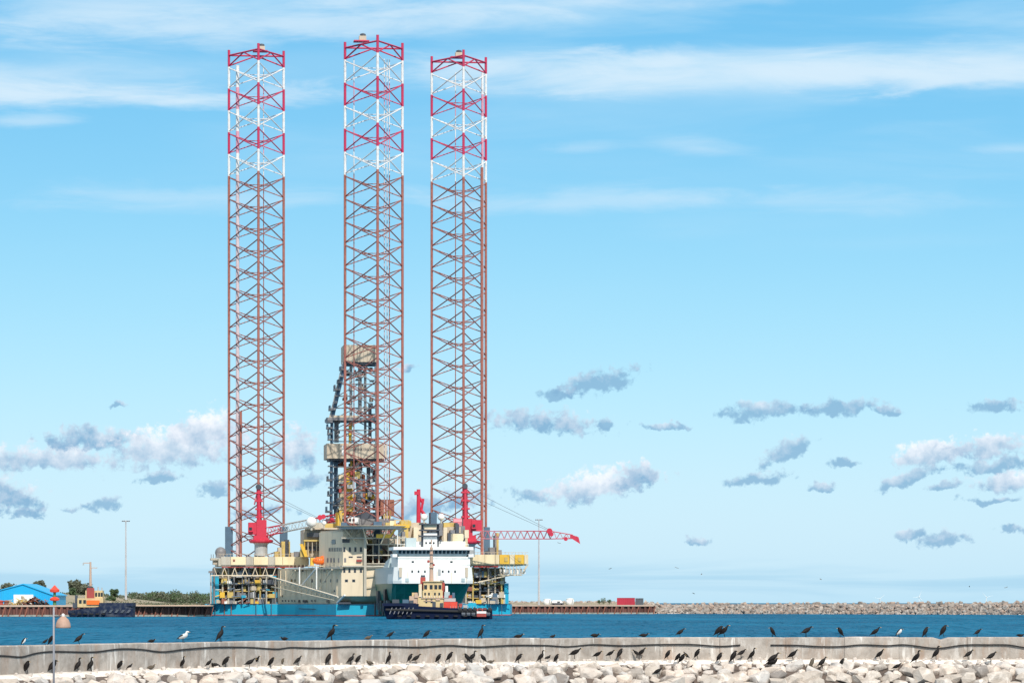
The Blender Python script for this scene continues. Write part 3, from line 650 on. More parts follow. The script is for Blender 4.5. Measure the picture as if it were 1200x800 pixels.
def rpoly(pl): return [tuple(RL(lx(px, d), d))[:2] for px, d in pl]
rig = tag(empty('jackup_rig', RL(0, -30, 0)), 'huge jack-up drilling rig with three red and white lattice legs and turquoise hull', 'oil rig')
def part(name, m_, parent, px0, px1, py0, py1, d0, d1):
    return rb(MB(), px0, px1, py0, py1, d0, d1).build(name, m_, parent)

# ---- legs
def make_leg(cpx, Yc, z0, nb, label, extras, cab):
    c = Vector((PX(cpx, Yc), Yc, 0)); s = 18.9; h = s*.866
    fr = lambda x, d: c+EX*x+EY*d
    Lc, Rc, Fc = fr(-s/2, h/3), fr(s/2, h/3), fr(0, -2*h/3)
    leg = empty('leg', c+Vector((0, 0, z0-nb*7.55)), rig); leg['label'] = label
    colr = lambda k: 'leg_red' if k in (-1, 1, 3) else 'leg_white' if k in (0, 2, 4) else 'leg_brown'
    at = lambda p, z: Vector((p.x, p.y, z))
    P_ = 7.55
    top = z0+5.8
    for p in (Lc, Rc, Fc):
        for a, b, cc in [(top, z0, 'leg_red')]+[(z0-k*P_, z0-(k+1)*P_, colr(k)) for k in range(5)]+[(z0-5*P_, z0-nb*P_, 'leg_brown')]:
            member('chord', at(p, b), at(p, a), .44, cc, leg, 8)
    st = MB()
    for k in range(nb):
        za, zb = z0-k*P_-.42, z0-(k+1)*P_+.42; cc = colr(k); zi = {'leg_red': 0, 'leg_white': 1, 'leg_brown': 2}[cc]
        for A, B in ((Lc, Fc), (Fc, Rc)):
            cb = 'leg_shaded' if cc == 'leg_brown' else cc; member('brace', at(A, za), at(B, zb), .20, cb, leg); member('brace', at(A, zb), at(B, za), .20, cb, leg)
        st.tube(at(Lc, za), at(Rc, zb), .18, 6, mi=zi); st.tube(at(Lc, zb), at(Rc, za), .18, 6, mi=zi)
        zm = (za+zb)/2; mids = [at((Lc+Fc)/2, zm), at((Fc+Rc)/2, zm), at((Lc+Rc)/2, zm)]
        for i in range(3): st.tube(mids[i], mids[(i+1) % 3], .13, 5, mi=zi)
    ob = st.build('rear_bracing', ['leg_red', 'leg_white', 'leg_brown'], leg); ob['kind'] = 'stuff'
    zt = z0+3.9
    for A, B in ((Lc, Fc), (Fc, Rc), (Lc, Rc)):
        member('top_beam', at(A, zt), at(B, zt), .30, 'leg_red', leg)
        mid = at((A+B)/2, zt)
        member('top_brace', at(A, z0+.3), mid, .25, 'leg_red', leg); member('top_brace', at(B, z0+.3), mid, .25, 'leg_red', leg)
    # access platform with a small hut on the top
    hx, hd = cab; q = fr(hx, hd)
    MB().box((q.x, q.y, zt+1.15), (5.0, 3.6, .4), TH).build('top_platform', 'leg_red', leg)
    MB().box((q.x+.4, q.y, zt+2.1), (2.3, 2.2, 1.5), TH).build('light_hut', 'tan', leg)
    MB().lathe((q.x+.5, q.y, zt+2.86), [(.8, 0), (1.0, .2), (.9, .7), (.3, .9)], 8).build('lantern', 'dark_steel', leg)
    for (ox, od, r_, m_, zlo, zhi) in extras:
        p = fr(ox, od); zs_ = z0-5*P_
        if zhi > zs_+5:
            member('riser_pipe', at(p, zlo), at(p, zs_), r_, m_, leg, 8)
            for k in range(5): member('riser_pipe', at(p, z0-(k+1)*P_), at(p, z0-k*P_), r_, 'leg_white' if k % 2 == 0 else 'pipe_pink', leg, 8)
        else: member('riser_pipe', at(p, zlo), at(p, zhi), r_, m_, leg, 8)
    # jacking frame housings hugging each chord at deck level
    for p in (Lc, Rc, Fc):
        MB().box((p.x, p.y, 24.5), (2.6, 2.6, 12), TH).build('jacking_frame', 'blue_steel', leg)
    return leg
make_leg(301.2, 1267, 189.3, 23, 'left lattice leg standing beside the left red crane', [(-6.6, 2, .6, 'pipe_pale', 10, 183), (-5.6, 0, .45, 'leg_brown', 10, 70), (2.4, 3, .16, 'leg_brown', 10, 183)], (1.2, 2.2))
make_leg(439.5, 1203, 182.3, 22, 'middle lattice leg nearest the camera, in front of the derrick', [(-6.7, 3, .16, 'leg_brown', 10, 176), (3.2, 2, .14, 'pipe_pale', 10, 176), (4.2, 3, .14, 'pipe_pale', 10, 176), (5.0, 3.5, .16, 'leg_brown', 10, 176)], (-4.6, -1.5))
make_leg(539.5, 1273, 188.0, 23, 'right lattice leg standing beside the right red crane', [(7.6, 1, .5, 'leg_brown', 10, 155), (8.0, 3, .45, 'pipe_pale', 10, 183), (-1.4, 3, .16, 'leg_brown', 10, 183)], (-.8, 2.2))

# ---- hull
zdk = 3.75
hp = [(240, -22), (325, -28), (394, -84), (478, -86), (546, -28), (598, -22), (600, 24), (240, 24)]
poly = rpoly(hp); cen = Vector((sum(p[0] for p in poly)/8, sum(p[1] for p in poly)/8))
hull = MB().prism(poly, -3, zdk).build('hull', 'turquoise', rig)
MB().prism([(cen.x+(p[0]-cen.x)*1.003, cen.y+(p[1]-cen.y)*1.003) for p in poly], -.3, .28).build('boot_stripe', 'rust_red', hull)
MB().prism([(cen.x+(p[0]-cen.x)*.994, cen.y+(p[1]-cen.y)*.994) for p in poly], zdk+.003, zdk+.25).build('main_deck', 'mid_steel', hull)
r = random.Random(11)
# pipes and ladders down the hull side at the stern quarters
for px in (246, 252, 263, 271, 300, 318):
    member('hull_pipe', RP(px, 721, -22.6-(px-240)/85*6), RP(px, 706.5, -22.6-(px-240)/85*6), .14, r.choice(('off_white', 'rust', 'blue_steel')), hull)
for px in (575, 588): member('hull_pipe', RP(px, 720, -26.5), RP(px, 706, -26.5), .12, 'blue_steel', hull)
# anchor racks on the bow plating
MB().hexa([RP(350, 713, -49.6), RP(370, 713.5, -65.5), RP(370, 713.5, -65), RP(350, 713, -49), RP(350, 712.3, -49.6), RP(370, 712.8, -65.5), RP(370, 712.8, -65), RP(350, 712.3, -49)]).build('rubbing_strake', 'dark_steel', hull)

# ---- lower block on the bow (accommodation base)
lowp = [(325.5, -28), (400, -87.5), (450, -89), (478, -86), (540, -28)]
zl0, zl1 = zdk+.26, rz(664, 400, -86)
zch = rz(698, 410, -88)
blk = MB().prism(rpoly(lowp), zch, zl1)
lowb = [(326, -27.5), (395.5, -82.5), (450, -83), (474, -80), (538, -27.5)]
blk.prism(rpoly(lowb), zl0, zch-.002, top=rpoly(lowp))
base = blk.build('accommodation_base', 'off_white', rig)
def wall_pt(px, py, pa, da, pb, db, out=0.0):
    """point on the vertical wall between two plan corners, at a photo pixel"""
    A, B = RL(lx(pa, da), da), RL(lx(pb, db), db); k = (px-600)/F
    t = (k*A.y-A.x)/((B.x-A.x)-k*(B.y-A.y)); p = A+(B-A)*t
    n_ = Vector(((B-A).y, -(B-A).x, 0)).normalized(); u = (B-A).normalized()
    if n_.y > 0: n_ = -n_
    return Vector((p.x, p.y, PZ(py, p.y)))+n_*out, u, n_
def window(parent, px, py, w, h, pa, da, pb, db, name='window', m_='glass', th=.12):
    p, u, n_ = wall_pt(px, py, pa, da, pb, db)
    sc = p.y/F; hw, hh = w*sc/2/max(.2, abs(u.x)), h*sc/2
    def q(a, z, o): v_ = p+u*a+n_*o; return Vector((v_.x, v_.y, v_.z+z))
    fr_ = MB().hexa([q(-hw-.12, -hh-.12, .06), q(hw+.12, -hh-.12, .06), q(hw+.12, -hh-.12, -.05), q(-hw-.12, -hh-.12, -.05), q(-hw-.12, hh+.12, .06), q(hw+.12, hh+.12, .06), q(hw+.12, hh+.12, -.05), q(-hw-.12, hh+.12, -.05)], 1)
    fr_.hexa([q(-hw, -hh, th), q(hw, -hh, th), q(hw, -hh, .0), q(-hw, -hh, .0), q(-hw, hh, th), q(hw, hh, th), q(hw, hh, 0), q(-hw, hh, 0)], 0)
    return fr_.build(name, [m_, 'mid_steel'], parent)
FR = (400, -87.5, 450, -89); FA = (325.5, -28, 400, -87.5)
for px in (403.5, 409.5, 416, 423): window(base, px, 668, 1.8, 4.4, *FR)
for px in (406, 414.5): window(base, px, 680, 2.8, 2.4, *FR)
for py in (667, 679, 691): window(base, 443, py, 2.0, 1.8, *FR)
for px in (342, 346, 366, 376, 382, 388, 395): window(base, px, 680, 1.5, 3.0, *FA)
for px in (350, 355, 380, 388): window(base, px, 668, 1.4, 2.6, *FA)
for px, w in ((350.5, 1.8), (356, 2.4), (359, 2.0), (384, 2.6)): window(base, px, 704, w, 2.4, *FA)
for px in (331, 334.5, 338, 342, 345, 365, 369): window(base, px, 703.5, .8, 1.2, *FA)
for px, py in ((392, 692), (331, 698), (369, 691)): window(base, px, py, 1.2, 1.8, *FA)
for k in range(12):
    px = 329+k*6; p_, u_, n_ = wall_pt(px, 700, *FA); zt_ = zl1-.7; za_ = zch+.1
    MB().hexa([p_+u_*a_+n_*o_+Vector((0, 0, zz-p_.z)) for zz in (za_, zt_) for a_, o_ in ((-.12, .18), (.12, .18), (.12, -.02), (-.12, -.02))]).build('stiffener', 'off_white', base)
# vertical corner duct and belt lines on the front wall
part('corner_duct', 'grey_cream', base, 426.5, 429.5, 627, 698, -89.6, -88.7)
for py in (664.5, 674, 687): part('belt_rail', 'grey_cream', base, 430, 450, py, py+.6, -89.5, -89.05)
part('bow_fairlead', 'dark_steel', base, 397, 411, 705.2, 707.2, -86.5, -82)
for px in (399, 402, 405, 408): member('mooring_bollard', RP(px, 707, -86.0), RP(px, 704.4, -86.0), .25, 'black', base)

# ---- upper block
upp = [(374, -62), (402, -86.5), (429, -87.6), (429, -60), (374, -40)]
zu0, zu1 = zl1+.003, rz(622, 415, -87)
upper = MB().prism(rpoly(upp), zu0, zu1).build('accommodation_block', 'off_white', rig)
UF = (402, -86.5, 429, -87.6); UA = (374, -62, 402, -86.5)
for px in (403.5, 410, 416.5, 423): window(upper, px, 643.5, 1.8, 4.8, *UF)
window(upper, 405.5, 633.5, 8, 3.2, *UF); window(upper, 391, 634.5, 5, 4.5, *UA)
for k in range(8): window(upper, 386+k*1.95, 643.5, .9, 3.6, *UA)
for px in (384, 388, 391.5, 397, 404.5): window(upper, px, 656, 1.6, 4.2, *(UA if px < 402 else UF), name='door_panel', m_='mid_steel')
window(upper, 411, 652.3, 4, .9, *UF, name='vent'); window(upper, 421, 652.3, 5, .9, *UF, name='vent')
window(upper, 421, 656.5, 6, 2.2, *UF, name='liferaft_rack', m_='rust_red', th=.9)
MB().prism(rpoly([(374, -63), (401, -88.8), (450, -90), (450, -86), (374, -44)]), zu0+.01, zu0+.5).build('promenade_deck', 'grey_cream', upper)
MB().prism(rpoly([(338, -43.5), (398.5, -92), (402, -88.6), (343, -41.5)]), zl1-.6, zl1-.05).build('side_gallery', 'grey_cream', upper)
for k in range(14):
    t_ = k/13; px_ = 339+t_*59; d_ = -44-t_*47.6; p0_ = RL(lx(px_, d_), d_, zl1); member('gallery_post', p0_, p0_+Vector((0, 0, 1.1)), .06, 'off_white', upper)
MB().prism(rpoly([(376, -62.6), (401.5, -87.4), (429.5, -88.3), (429.5, -60), (374, -40)]), zu1+.003, zu1+.45).build('roof_edge', 'tan', upper)
# recessed bay right of the corner duct
part('bay_wall', 'tan', upper, 429.6, 476, 628, 664, -72, -60)
for px in (437, 444, 455, 462, 470): member('bay_column', RP(px, 664, -85), RP(px, 628, -85), .22, 'grey_cream', upper)
for py in (649.5, 659.5, 637): part('bay_floor', 'grey_cream', upper, 429.8, 476, py, py+1.1, -87, -72.1)
for k in range(14):
    px = r.uniform(431, 474); py = r.choice((649, 659, 636.5)); w = r.uniform(2, 6); h = r.uniform(2, 7)
    part('equipment_unit', r.choice(('tan', 'dark_steel', 'ochre', 'mid_steel', 'rust', 'grey_cream')), upper, px, px+w, py-h, py, -80-r.random()*4, -75)
# ---- helideck
hz = rz(617, 440, -92)
c0 = RL(lx(437, -86), -86); R8 = 11.5
oct_ = [(c0.x+R8*math.cos(math.radians(22.5+45*i)+TH), c0.y+R8*math.sin(math.radians(22.5+45*i)+TH)) for i in range(8)]
hel = MB().prism(oct_, hz-.7, hz).build('helideck', 'light_steel', rig)
for i in range(8):
    a, b_ = Vector(oct_[i]+(hz,)), Vector(oct_[(i+1) % 8]+(hz,)); oa, ob_ = (a-c0), (b_-c0); oa.z = ob_.z = 0
    MB().add([a, b_, b_+ob_*.11+Vector((0, 0, .35)), a+oa*.11+Vector((0, 0, .35)), a-Vector((0,0,.1)), b_-Vector((0,0,.1)), b_+ob_*.11+Vector((0, 0, .25)), a+oa*.11+Vector((0, 0, .25))], [(0,1,2,3),(7,6,5,4),(2,1,5,6),(3,2,6,7),(0,3,7,4)]).build('safety_net', 'tan', hel)
    if i >= 4: member('support_strut', c0+Vector((oa.x*.5, oa.y*.5, zu1-4)), a-Vector((oa.x*.12, oa.y*.12, .7)), .2, 'off_white', hel)
for px in (408, 416, 424, 434, 446, 458):
    member('support_strut', RP(px, 630, -84), RP(px+6, 618.5, -92), .18, 'grey_cream', hel); member('support_post', RP(px, 631, -88), RP(px, 618.6, -88), .16, 'tan', hel)
part('support_beam', 'grey_cream', hel, 400, 476, 629.3, 630.8, -90, -86)
part('stair_flight', 'yellow', hel, 441, 457, 625.5, 630, -92.5, -91.3)
MB().hexa([RP(455, 630, -92.4), RP(457, 630, -92.4), RP(457, 630, -91.2), RP(455, 630, -91.2), RP(464, 615.5, -92.4), RP(468, 615.5, -92.4), RP(468, 615.5, -91.2), RP(464, 615.5, -91.2)]).build('stair_flight', 'yellow', hel)
part('access_landing', 'yellow', hel, 462, 480, 614, 618, -92.5, -88)
for px in (463, 469, 474, 479): member('handrail_post', RP(px, 614, -92.4), RP(px, 609.5, -92.4), .1, 'yellow', hel)
part('handrail', 'yellow', hel, 462, 480, 609, 609.6, -92.5, -92.3)
part('fire_monitor_box', 'cream_panel', hel, 457, 464, 610, 616.8, -90, -86); part('fire_monitor_box', 'ochre', hel, 452, 457, 612, 616.8, -90, -86)

# ---- stepped deck houses left of the upper block
steps = part('stepped_deckhouse', 'tan', rig, 356, 400, 620, 652, -50, -30)
for (a, b_, y0, y1, d, m_) in ((360, 377, 624, 629, -52, 'dark_steel'), (356, 376, 632, 634, -54, 'ochre'), (357, 374, 640, 645, -51, 'dark_steel'), (352, 362, 644, 652, -53, 'ochre'), (364, 376, 612, 620, -48, 'grey_cream'), (345, 356, 646, 652, -48, 'mid_steel'), (358, 400, 618, 620, -53, 'tan'), (380, 400, 613, 618, -47, 'ochre')):
    part('deck_module', m_, steps, a, b_, y0, y1, d, d+4)
for px in (357, 361, 366, 371, 376): member('deck_post', RP(px, 652, -53.5), RP(px, 632, -53.5), .17, 'yellow' if px < 360 else 'tan', steps)
MB().hexa([RP(357, 652, -54), RP(361, 652, -54), RP(361, 652, -53.2), RP(357, 652, -53.2), RP(351, 637, -54), RP(355, 637, -54), RP(355, 637, -53.2), RP(351, 637, -53.2)]).build('stair_flight', 'yellow', steps)
MB().sphere(RP(365, 611.5, -56), 1.75, 16).build('radome', 'white_paint', steps, smooth=True)
member('radome_stand', RP(365, 621, -56), RP(365, 616.5, -56), .4, 'grey_cream', steps)
MB().sphere(RP(380, 612.5, -56), .72, 12).build('radome', 'white_paint', steps, smooth=True)
member('radome_stand', RP(380, 619, -56), RP(380, 614.5, -56), .2, 'grey_cream', steps)

# ---- raised side platforms with cladding boxes
plt = part('raised_platform', 'grey_cream', rig, 256, 362, 653.5, 663, -30, 6)
part('underside_beam', 'rust_red', plt, 260, 356, 663.1, 664.6, -29.8, -27)
for (a, b_, m_) in ((259, 270, 'grey_cream'), (270.5, 288, 'cream_panel'), (288.5, 297, 'grey_cream'), (297.5, 314, 'cream_panel'), (314.5, 322, 'grey_cream'), (322.5, 331, 'cream_panel'), (331.5, 345, 'cream_panel'), (345.5, 361, 'cream_panel')):
    part('panel', m_, plt, a, b_, 652, 661.5, -30.6 if m_ == 'cream_panel' else -30.25, -29.95)
part('hatch', 'rust', plt, 273, 275.5, 655, 657.5, -30.75, -30.62)
part('end_gallery', 'grey_cream', plt, 247, 256, 653.5, 656, -28, -20); part('end_gallery', 'tan', plt, 250, 259, 656.1, 661, -27, -18)
for px in (247.5, 250, 253): member('handrail_post', RP(px, 653.5, -27.8), RP(px, 649, -27.8), .1, 'mid_steel', plt)
for k in range(26): px = 258+k*4; member('handrail_post', RP(px, 652, -29.9), RP(px, 648.8, -29.9), .06, 'tan', plt)
part('handrail', 'tan', plt, 256, 361, 648.6, 649.0, -29.95, -29.85)
MB().sphere(RP(258.5, 647, -20), 1.9, 10).build('tank_dome', 'mid_steel', plt, smooth=True); part('deck_machine', 'mid_steel', plt, 254, 263, 647, 653, -22, -18)
for (a, b_, y0, m_) in ((322, 328, 646, 'ochre'), (330, 340, 634, 'ochre'), (334, 339, 632, 'dark_steel'), (341, 350, 647, 'tan'), (326, 331, 641, 'tan')):
    part('deck_machine', m_, plt, a, b_, y0, 652.4, -26, -20)
rp = part('raised_platform', 'cream', rig, 550, 617, 650.5, 662, -30, 6)
part('underside_beam', 'rust_red', rp, 556, 584, 662.1, 664.5, -29.8, -25)
for (a, b_, m_) in ((552, 568, 'cream_panel'), (568.4, 580, 'cream_panel'), (580.5, 585, 'cream'), (585.5, 597, 'yellow'), (597.5, 603, 'cream'), (603.5, 614, 'yellow'), (614.5, 619, 'cream')):
    part('panel', m_, rp, a, b_, 649.5, 660.5, -30.6, -29.95)
for a in (591, 607): part('hatch', 'ochre', rp, a, a+4, 652.5, 657.5, -30.8, -30.62)
for k in range(17): px = 552+k*4; member('handrail_post', RP(px, 649.6, -29.9), RP(px, 646.8, -29.9), .06, 'tan', rp)
part('handrail', 'tan', rp, 551, 619, 646.6, 647.0, -29.95, -29.85)
for (a, b_, y0, m_) in ((574, 582, 641, 'mid_steel'), (580, 583.5, 627, 'mid_steel'), (570, 576, 645, 'dark_steel'), (584, 588, 644, 'mid_steel'), (582, 584.5, 624, 'ochre')):
    part('deck_machine', m_, rp, a, b_, y0, 650.4, -24, -18)
# hanging walkway under the right platform
ww = part('hanging_walkway', 'off_white', rp, 584, 612, 672.5, 674, -30, -24)
for k in range(8):
    px = 586+k*3.9; member('hanger', RP(px, 673, -29.8), RP(px+(3 if k == 7 else 0), 662, -29.8), .12, 'off_white', rp)
    part('infill_panel', 'white_paint' if k % 2 else 'light_steel', rp, px, px+2.6, 666, 672, -28.5, -28.2)
member('raker', RP(612, 672, -30), RP(619, 661, -30), .2, 'off_white', rp); member('raker', RP(560, 682, -30), RP(600, 673, -30), .25, 'off_white', rp)

# ---- machinery spaces on the stern quarters
def clutter(name, pa, pb, y0, y1, d0, n, seed, cols):
    t = part(name, 'tan', rig, pa, pb, y0, y1, -19, 2)
    q = random.Random(seed)
    for k in range(n):
        px = q.uniform(pa, pb-3); w = q.uniform(2, 8); y = q.choice((707, 707, 700, 692, 684, 676)); h = q.uniform(2.5, 8); d = d0+q.uniform(0, 1)**2*9
        kind = q.random(); m_ = q.choice(cols)
        if y-h < y0: h = max(2, y-y0)
        if kind < .55: part('equipment_unit', m_, t, px, min(px+w, pb), y-h, y, d, d+q.uniform(2, 5))
        elif kind < .75:
            a = RP(px, y, d+1); rad = w*.29/2; MB().lathe((a.x, a.y, a.z), [(rad*.3, 0), (rad, .2), (rad, h*.27), (rad*.4, h*.29)], 10).build('vessel', m_, t, smooth=False)
        else: member('pipe', RP(px, y-h*.3, d), RP(px+w*1.6, y-h*q.uniform(.1, 1), d), .2, m_, t)
    for y in (700, 692, 684, 676):
        part('mezzanine', q.choice(('tan', 'mid_steel', 'ochre')), t, pa, pb, y, y+.8, d0+1, d0+10)
    k = pa
    while k < pb:
        member('column', RP(k, 707, d0+.5), RP(k, 664, d0+.5), .3, q.choice(('tan', 'grey_cream', 'mid_steel', 'ochre')), t); k += q.uniform(6, 11)
    return t
PAL = ['ochre', 'tan', 'mid_steel', 'dark_steel', 'grey_cream', 'yellow', 'rust', 'light_steel', 'ochre', 'blue_steel', 'white_paint', 'turquoise']
clutter('machinery_space', 251, 326, 665, 707, -27, 190, 41, PAL)
clutter('machinery_space', 546, 592, 665, 706, -27, 170, 42, ['ochre', 'ochre', 'tan', 'yellow', 'mid_steel', 'dark_steel', 'grey_cream', 'rust', 'white_paint', 'blue_steel'])
# turquoise columns and white truss of the stern quarters
qt = part('stern_column', 'turquoise', rig, 249, 256.5, 673, 707, -26, -20)
part('stern_column', 'turquoise', rig, 591, 596, 683, 707, -26, -22)
part('stern_gantry', 'off_white', rig, 247, 320, 673.3, 674.5, -31, -30)
for k in range(12): px = 254+k*6; member('truss_diagonal', RP(px, 673.5, -30.5), RP(px+(3 if k % 2 else -3), 665, -30.5), .13, 'off_white', rig)
member('stern_post', RP(247, 707, -27), RP(247, 670, -27), .25, 'light_steel', rig)
part('stern_lamp_box', 'mid_steel', rig, 244.5, 249.5, 668.5, 671, -28, -26)

# ---- white truss gangway sloping down the left bow
gw = empty('gangway', RP(350, 690, -60), rig)
def gd(px): return -36-(px-316)/80*58
def gp(px, py, o=0): return RP(px, py, gd(px)-o)
member('top_chord', gp(312, 674), gp(396, 699), .3, 'white_paint', gw); member('bottom_chord', gp(318, 687), gp(392, 703), .2, 'off_white', gw)
member('top_chord', gp(312, 674, 2), gp(396, 699, 2), .2, 'off_white', gw)
for k in range(14):
    px = 320+k*5.3; yt = 674+(px-312)*25/84; yb = 687+(px-318)*16/74
    member('lattice', gp(px, yt), gp(px+2.6, yb-1), .1, 'off_white', gw); member('lattice', gp(px+2.6, yb-1), gp(px+5.3, yt+1.5), .1, 'off_white', gw)
member('davit_post', gp(351, 684, 1), gp(351, 664, 1), .24, 'white_paint', gw); member('davit_post', gp(371, 690, 1), gp(371, 663, 1), .24, 'white_paint', gw)
member('davit_stay', gp(353, 686, 1), gp(370, 666, 1), .24, 'white_paint', gw); member('davit_stay', gp(374, 690, 1), gp(389, 667, 1), .22, 'off_white', gw)
member('davit_stay', gp(339, 678, 1), gp(346, 668, 1), .18, 'off_white', gw); member('lower_stay', gp(395, 706), gp(404, 697), .3, 'white_paint', gw)

# ---- derrick
DD = -22
dk = empty('derrick', RP(413, 607, DD+6), rig)
def dp(px, py, back=0): return RP(px, py, DD+back)
W_B = 12.0     # depth of the derrick
sec = [(607, 388, 441), (492, 389, 441), (425, 405, 440), (405, 405, 440)]
def edge(py):
    for (ya, la, ra), (yb, lb, rb_) in zip(sec, sec[1:]):
        if yb <= py <= ya: t = (ya-py)/(ya-yb); return la+(lb-la)*t, ra+(rb_-ra)*t
lv = [607, 592, 577, 562, 547, 532, 517, 504, 492, 478, 464, 450, 437, 425, 412]
for i in range(len(lv)-1):
    a, b_ = lv[i], lv[i+1]; (l0, r0_), (l1, r1_) = edge(a), edge(b_); mm = 'mid_steel' if i > 7 else ('blue_steel' if i % 3 else 'mid_steel')
    for bk in (0, W_B):
        member('corner_post', dp(l0, a, bk), dp(l1, b_, bk), .6, 'blue_steel', dk); member('corner_post', dp(r0_, a, bk), dp(r1_, b_, bk), .42, 'mid_steel', dk)
        c0_, c1_ = (l0+r0_)/2, (l1+r1_)/2
        member('girt', dp(l1, b_, bk), dp(r1_, b_, bk), .22, mm, dk)
        member('brace', dp(l0, a, bk), dp(c1_, b_, bk), .18, mm, dk); member('brace', dp(r0_, a, bk), dp(c1_, b_, bk), .18, mm, dk)
    for l_, l2 in ((l0, l1), (r0_, r1_)):
        member('girt', dp(l2, b_, 0), dp(l2, b_, W_B), .2, mm, dk)
        member('brace', dp(l_, a, 0), dp(l2, b_, W_B), .18, mm, dk)
# stair tower and small platforms on the left face
for py in (598, 588, 579, 570, 561, 552, 545, 538, 514, 507, 500, 493, 486, 478, 470, 463, 455, 447, 440, 432):
    l_, _ = edge(py); e_ = random.Random(py).uniform(2.5, 6.5)
    part('stair_landing', 'mid_steel', dk, l_-e_, l_+1, py, py+random.Random(py+1).uniform(1.0, 2.6), DD-2, DD+4)
    if e_ > 3.4: part('landing_guard', 'dark_steel' if py % 2 else 'blue_steel', dk, l_-e_, l_-e_+1.6, py-random.Random(py+2).uniform(2, 5), py-.1, DD-2, DD+3)
for (y0, y1) in ((425, 447), (447, 463), (463, 478), (478, 492)): l0, _ = edge(y0); l1, _ = edge(y1); member('ladder', dp(l0-3, y0), dp(l1-3, y1), .35, 'light_steel', dk)
part('crown_cladding', 'tan', dk, 403, 443, 404, 424, DD-1.5, DD+W_B+1); part('crown_beam', 'dark_steel', dk, 404, 442, 424.1, 426.5, DD-1, DD+W_B)
for k in range(9): part('cladding_rib', 'tan', dk, 404.2+k*4.4, 404.9+k*4.4, 404.3, 423.7, DD-1.75, DD-1.51)
part('waist_platform', 'mid_steel', dk, 384, 443, 489, 492.5, DD-2, DD+W_B+2); part('waist_guard', 'tan', dk, 386, 420, 486.5, 489, DD-2, DD-1.8)
belt = part('belt_cladding', 'tan', dk, 383, 453, 519.5, 537, DD-3, DD+W_B+2); part('belt_beam', 'dark_steel', dk, 386, 452, 537.1, 539.5, DD-2, DD+W_B)
for k in range(17): part('cladding_rib', 'tan', dk, 383.6+k*4.2, 384.2+k*4.2, 519.8, 536.8, DD-3.2, DD-3.01) if not 410 < 384+k*4.2 < 442 else None
part('belt_window', 'white_paint', dk, 400.5, 403.5, 522, 533, DD-3.3, DD-3.01)
def text(body, p0, width_px, hpx, d, m_, parent):
    cu = bpy.data.curves.new('lettering', 'FONT'); cu.body = body; cu.size = 1; cu.extrude = .02; cu.offset = 0.012
    o = bpy.data.objects.new('tmp_lettering', cu); COL.objects.link(o); dg = bpy.context.evaluated_depsgraph_get()
    me = bpy.data.meshes.new_from_object(o.evaluated_get(dg)); bpy.data.objects.remove(o)
    xs = [v.co.x for v in me.vertices]; ys = [v.co.y for v in me.vertices]; w = max(xs)-min(xs); h = max(ys)-min(ys); s = p0.y/F
    for v in me.vertices:
        q = Vector(((v.co.x-min(xs))/w*width_px*s, -.03+v.co.z*0, (v.co.y-min(ys))/h*hpx*s)); q.y = -v.co.z-.02
        v.co = EX*q.x+EY*q.y+Vector((0, 0, q.z))
    me.materials.clear(); me.materials.append(M[m_])
    return link(bpy.data.objects.new('lettering', me), parent, p0)
text('MAERSK DRILLING', RP(414.5, 527.8, DD-3.05), 24, 3.1, DD-3.05, 'dark_steel', dk)
for (x0, x1, y0, y1, m_) in ((397, 404.5, 556, 604, 'cream'), (406, 413.5, 548, 600, 'yellow'), (391.5, 396, 541, 606, 'blue_steel'), (418, 424, 541, 606, 'mid_steel'), (392, 397, 494, 518, 'mid_steel'), (420, 424, 428, 488, 'mid_steel'), (410, 413, 428, 488, 'light_steel'), (409, 412.5, 490, 519, 'yellow'), (410.5, 413, 540, 604, 'yellow'), (400, 403, 558, 606, 'cream'), (404, 406.5, 552, 600, 'tan'), (430, 434, 540, 606, 'dark_steel'), (425, 428, 556, 606, 'rust'), (432, 435.5, 478, 519, 'dark_steel'), (427, 429.5, 430, 519, 'mid_steel')):
    part('guide_rail', m_, dk, x0, x1, y0, y1, DD+2, DD+4)
q = random.Random(77)
for k in range(120):
    py = q.uniform(540, 606); px = q.uniform(389, 440); w = q.uniform(2, 7); h = q.uniform(2, 8); part('drill_equipment', q.choice(('light_steel', 'mid_steel', 'dark_steel', 'rust', 'ochre', 'cream', 'yellow', 'rust_red', 'white_paint') if px > 396 else ('blue_steel', 'mid_steel', 'light_steel')), dk, px, min(442, px+w), py-h, py, DD+q.uniform(-1, 7), DD+8+q.uniform(0, 2))
for k in range(44):
    py = q.uniform(428, 518); l_, r_ = edge(py); px = q.uniform(l_+3, r_-5); part('drill_equipment', q.choice(('light_steel', 'mid_steel', 'tan', 'rust', 'white_paint')), dk, px, px+q.uniform(2, 6), py-q.uniform(1, 5), py, DD+q.uniform(1, 5), DD+9)
for (x0, x1, y0, y1, m_) in ((446, 462, 585, 604, 'rust'), (449, 458, 598, 607, 'ochre'), (418, 444, 600, 610, 'dark_steel')): part('drill_floor_module', m_, dk, x0, x1, y0, y1, DD-2, DD+6)
dh = part('drill_floor_house', 'white_paint', rig, 399, 421, 606, 613, DD-8, DD+4)
for k in range(4): part('window', 'glass', dh, 401+k*4, 403.6+k*4, 607.6, 610.4, DD-8.15, DD-7.99)
part('drill_floor', 'mid_steel', rig, 384, 462, 607.5, 630, DD-4, DD+16)
part('cantilever_beam', 'tan', rig, 380, 470, 630.5, 652, DD-4, DD+30)
for px, m_ in ((394, 'yellow'), (397, 'ochre')): part('winch_house', m_, rig, px, px+4, 600, 616, -50, -46)

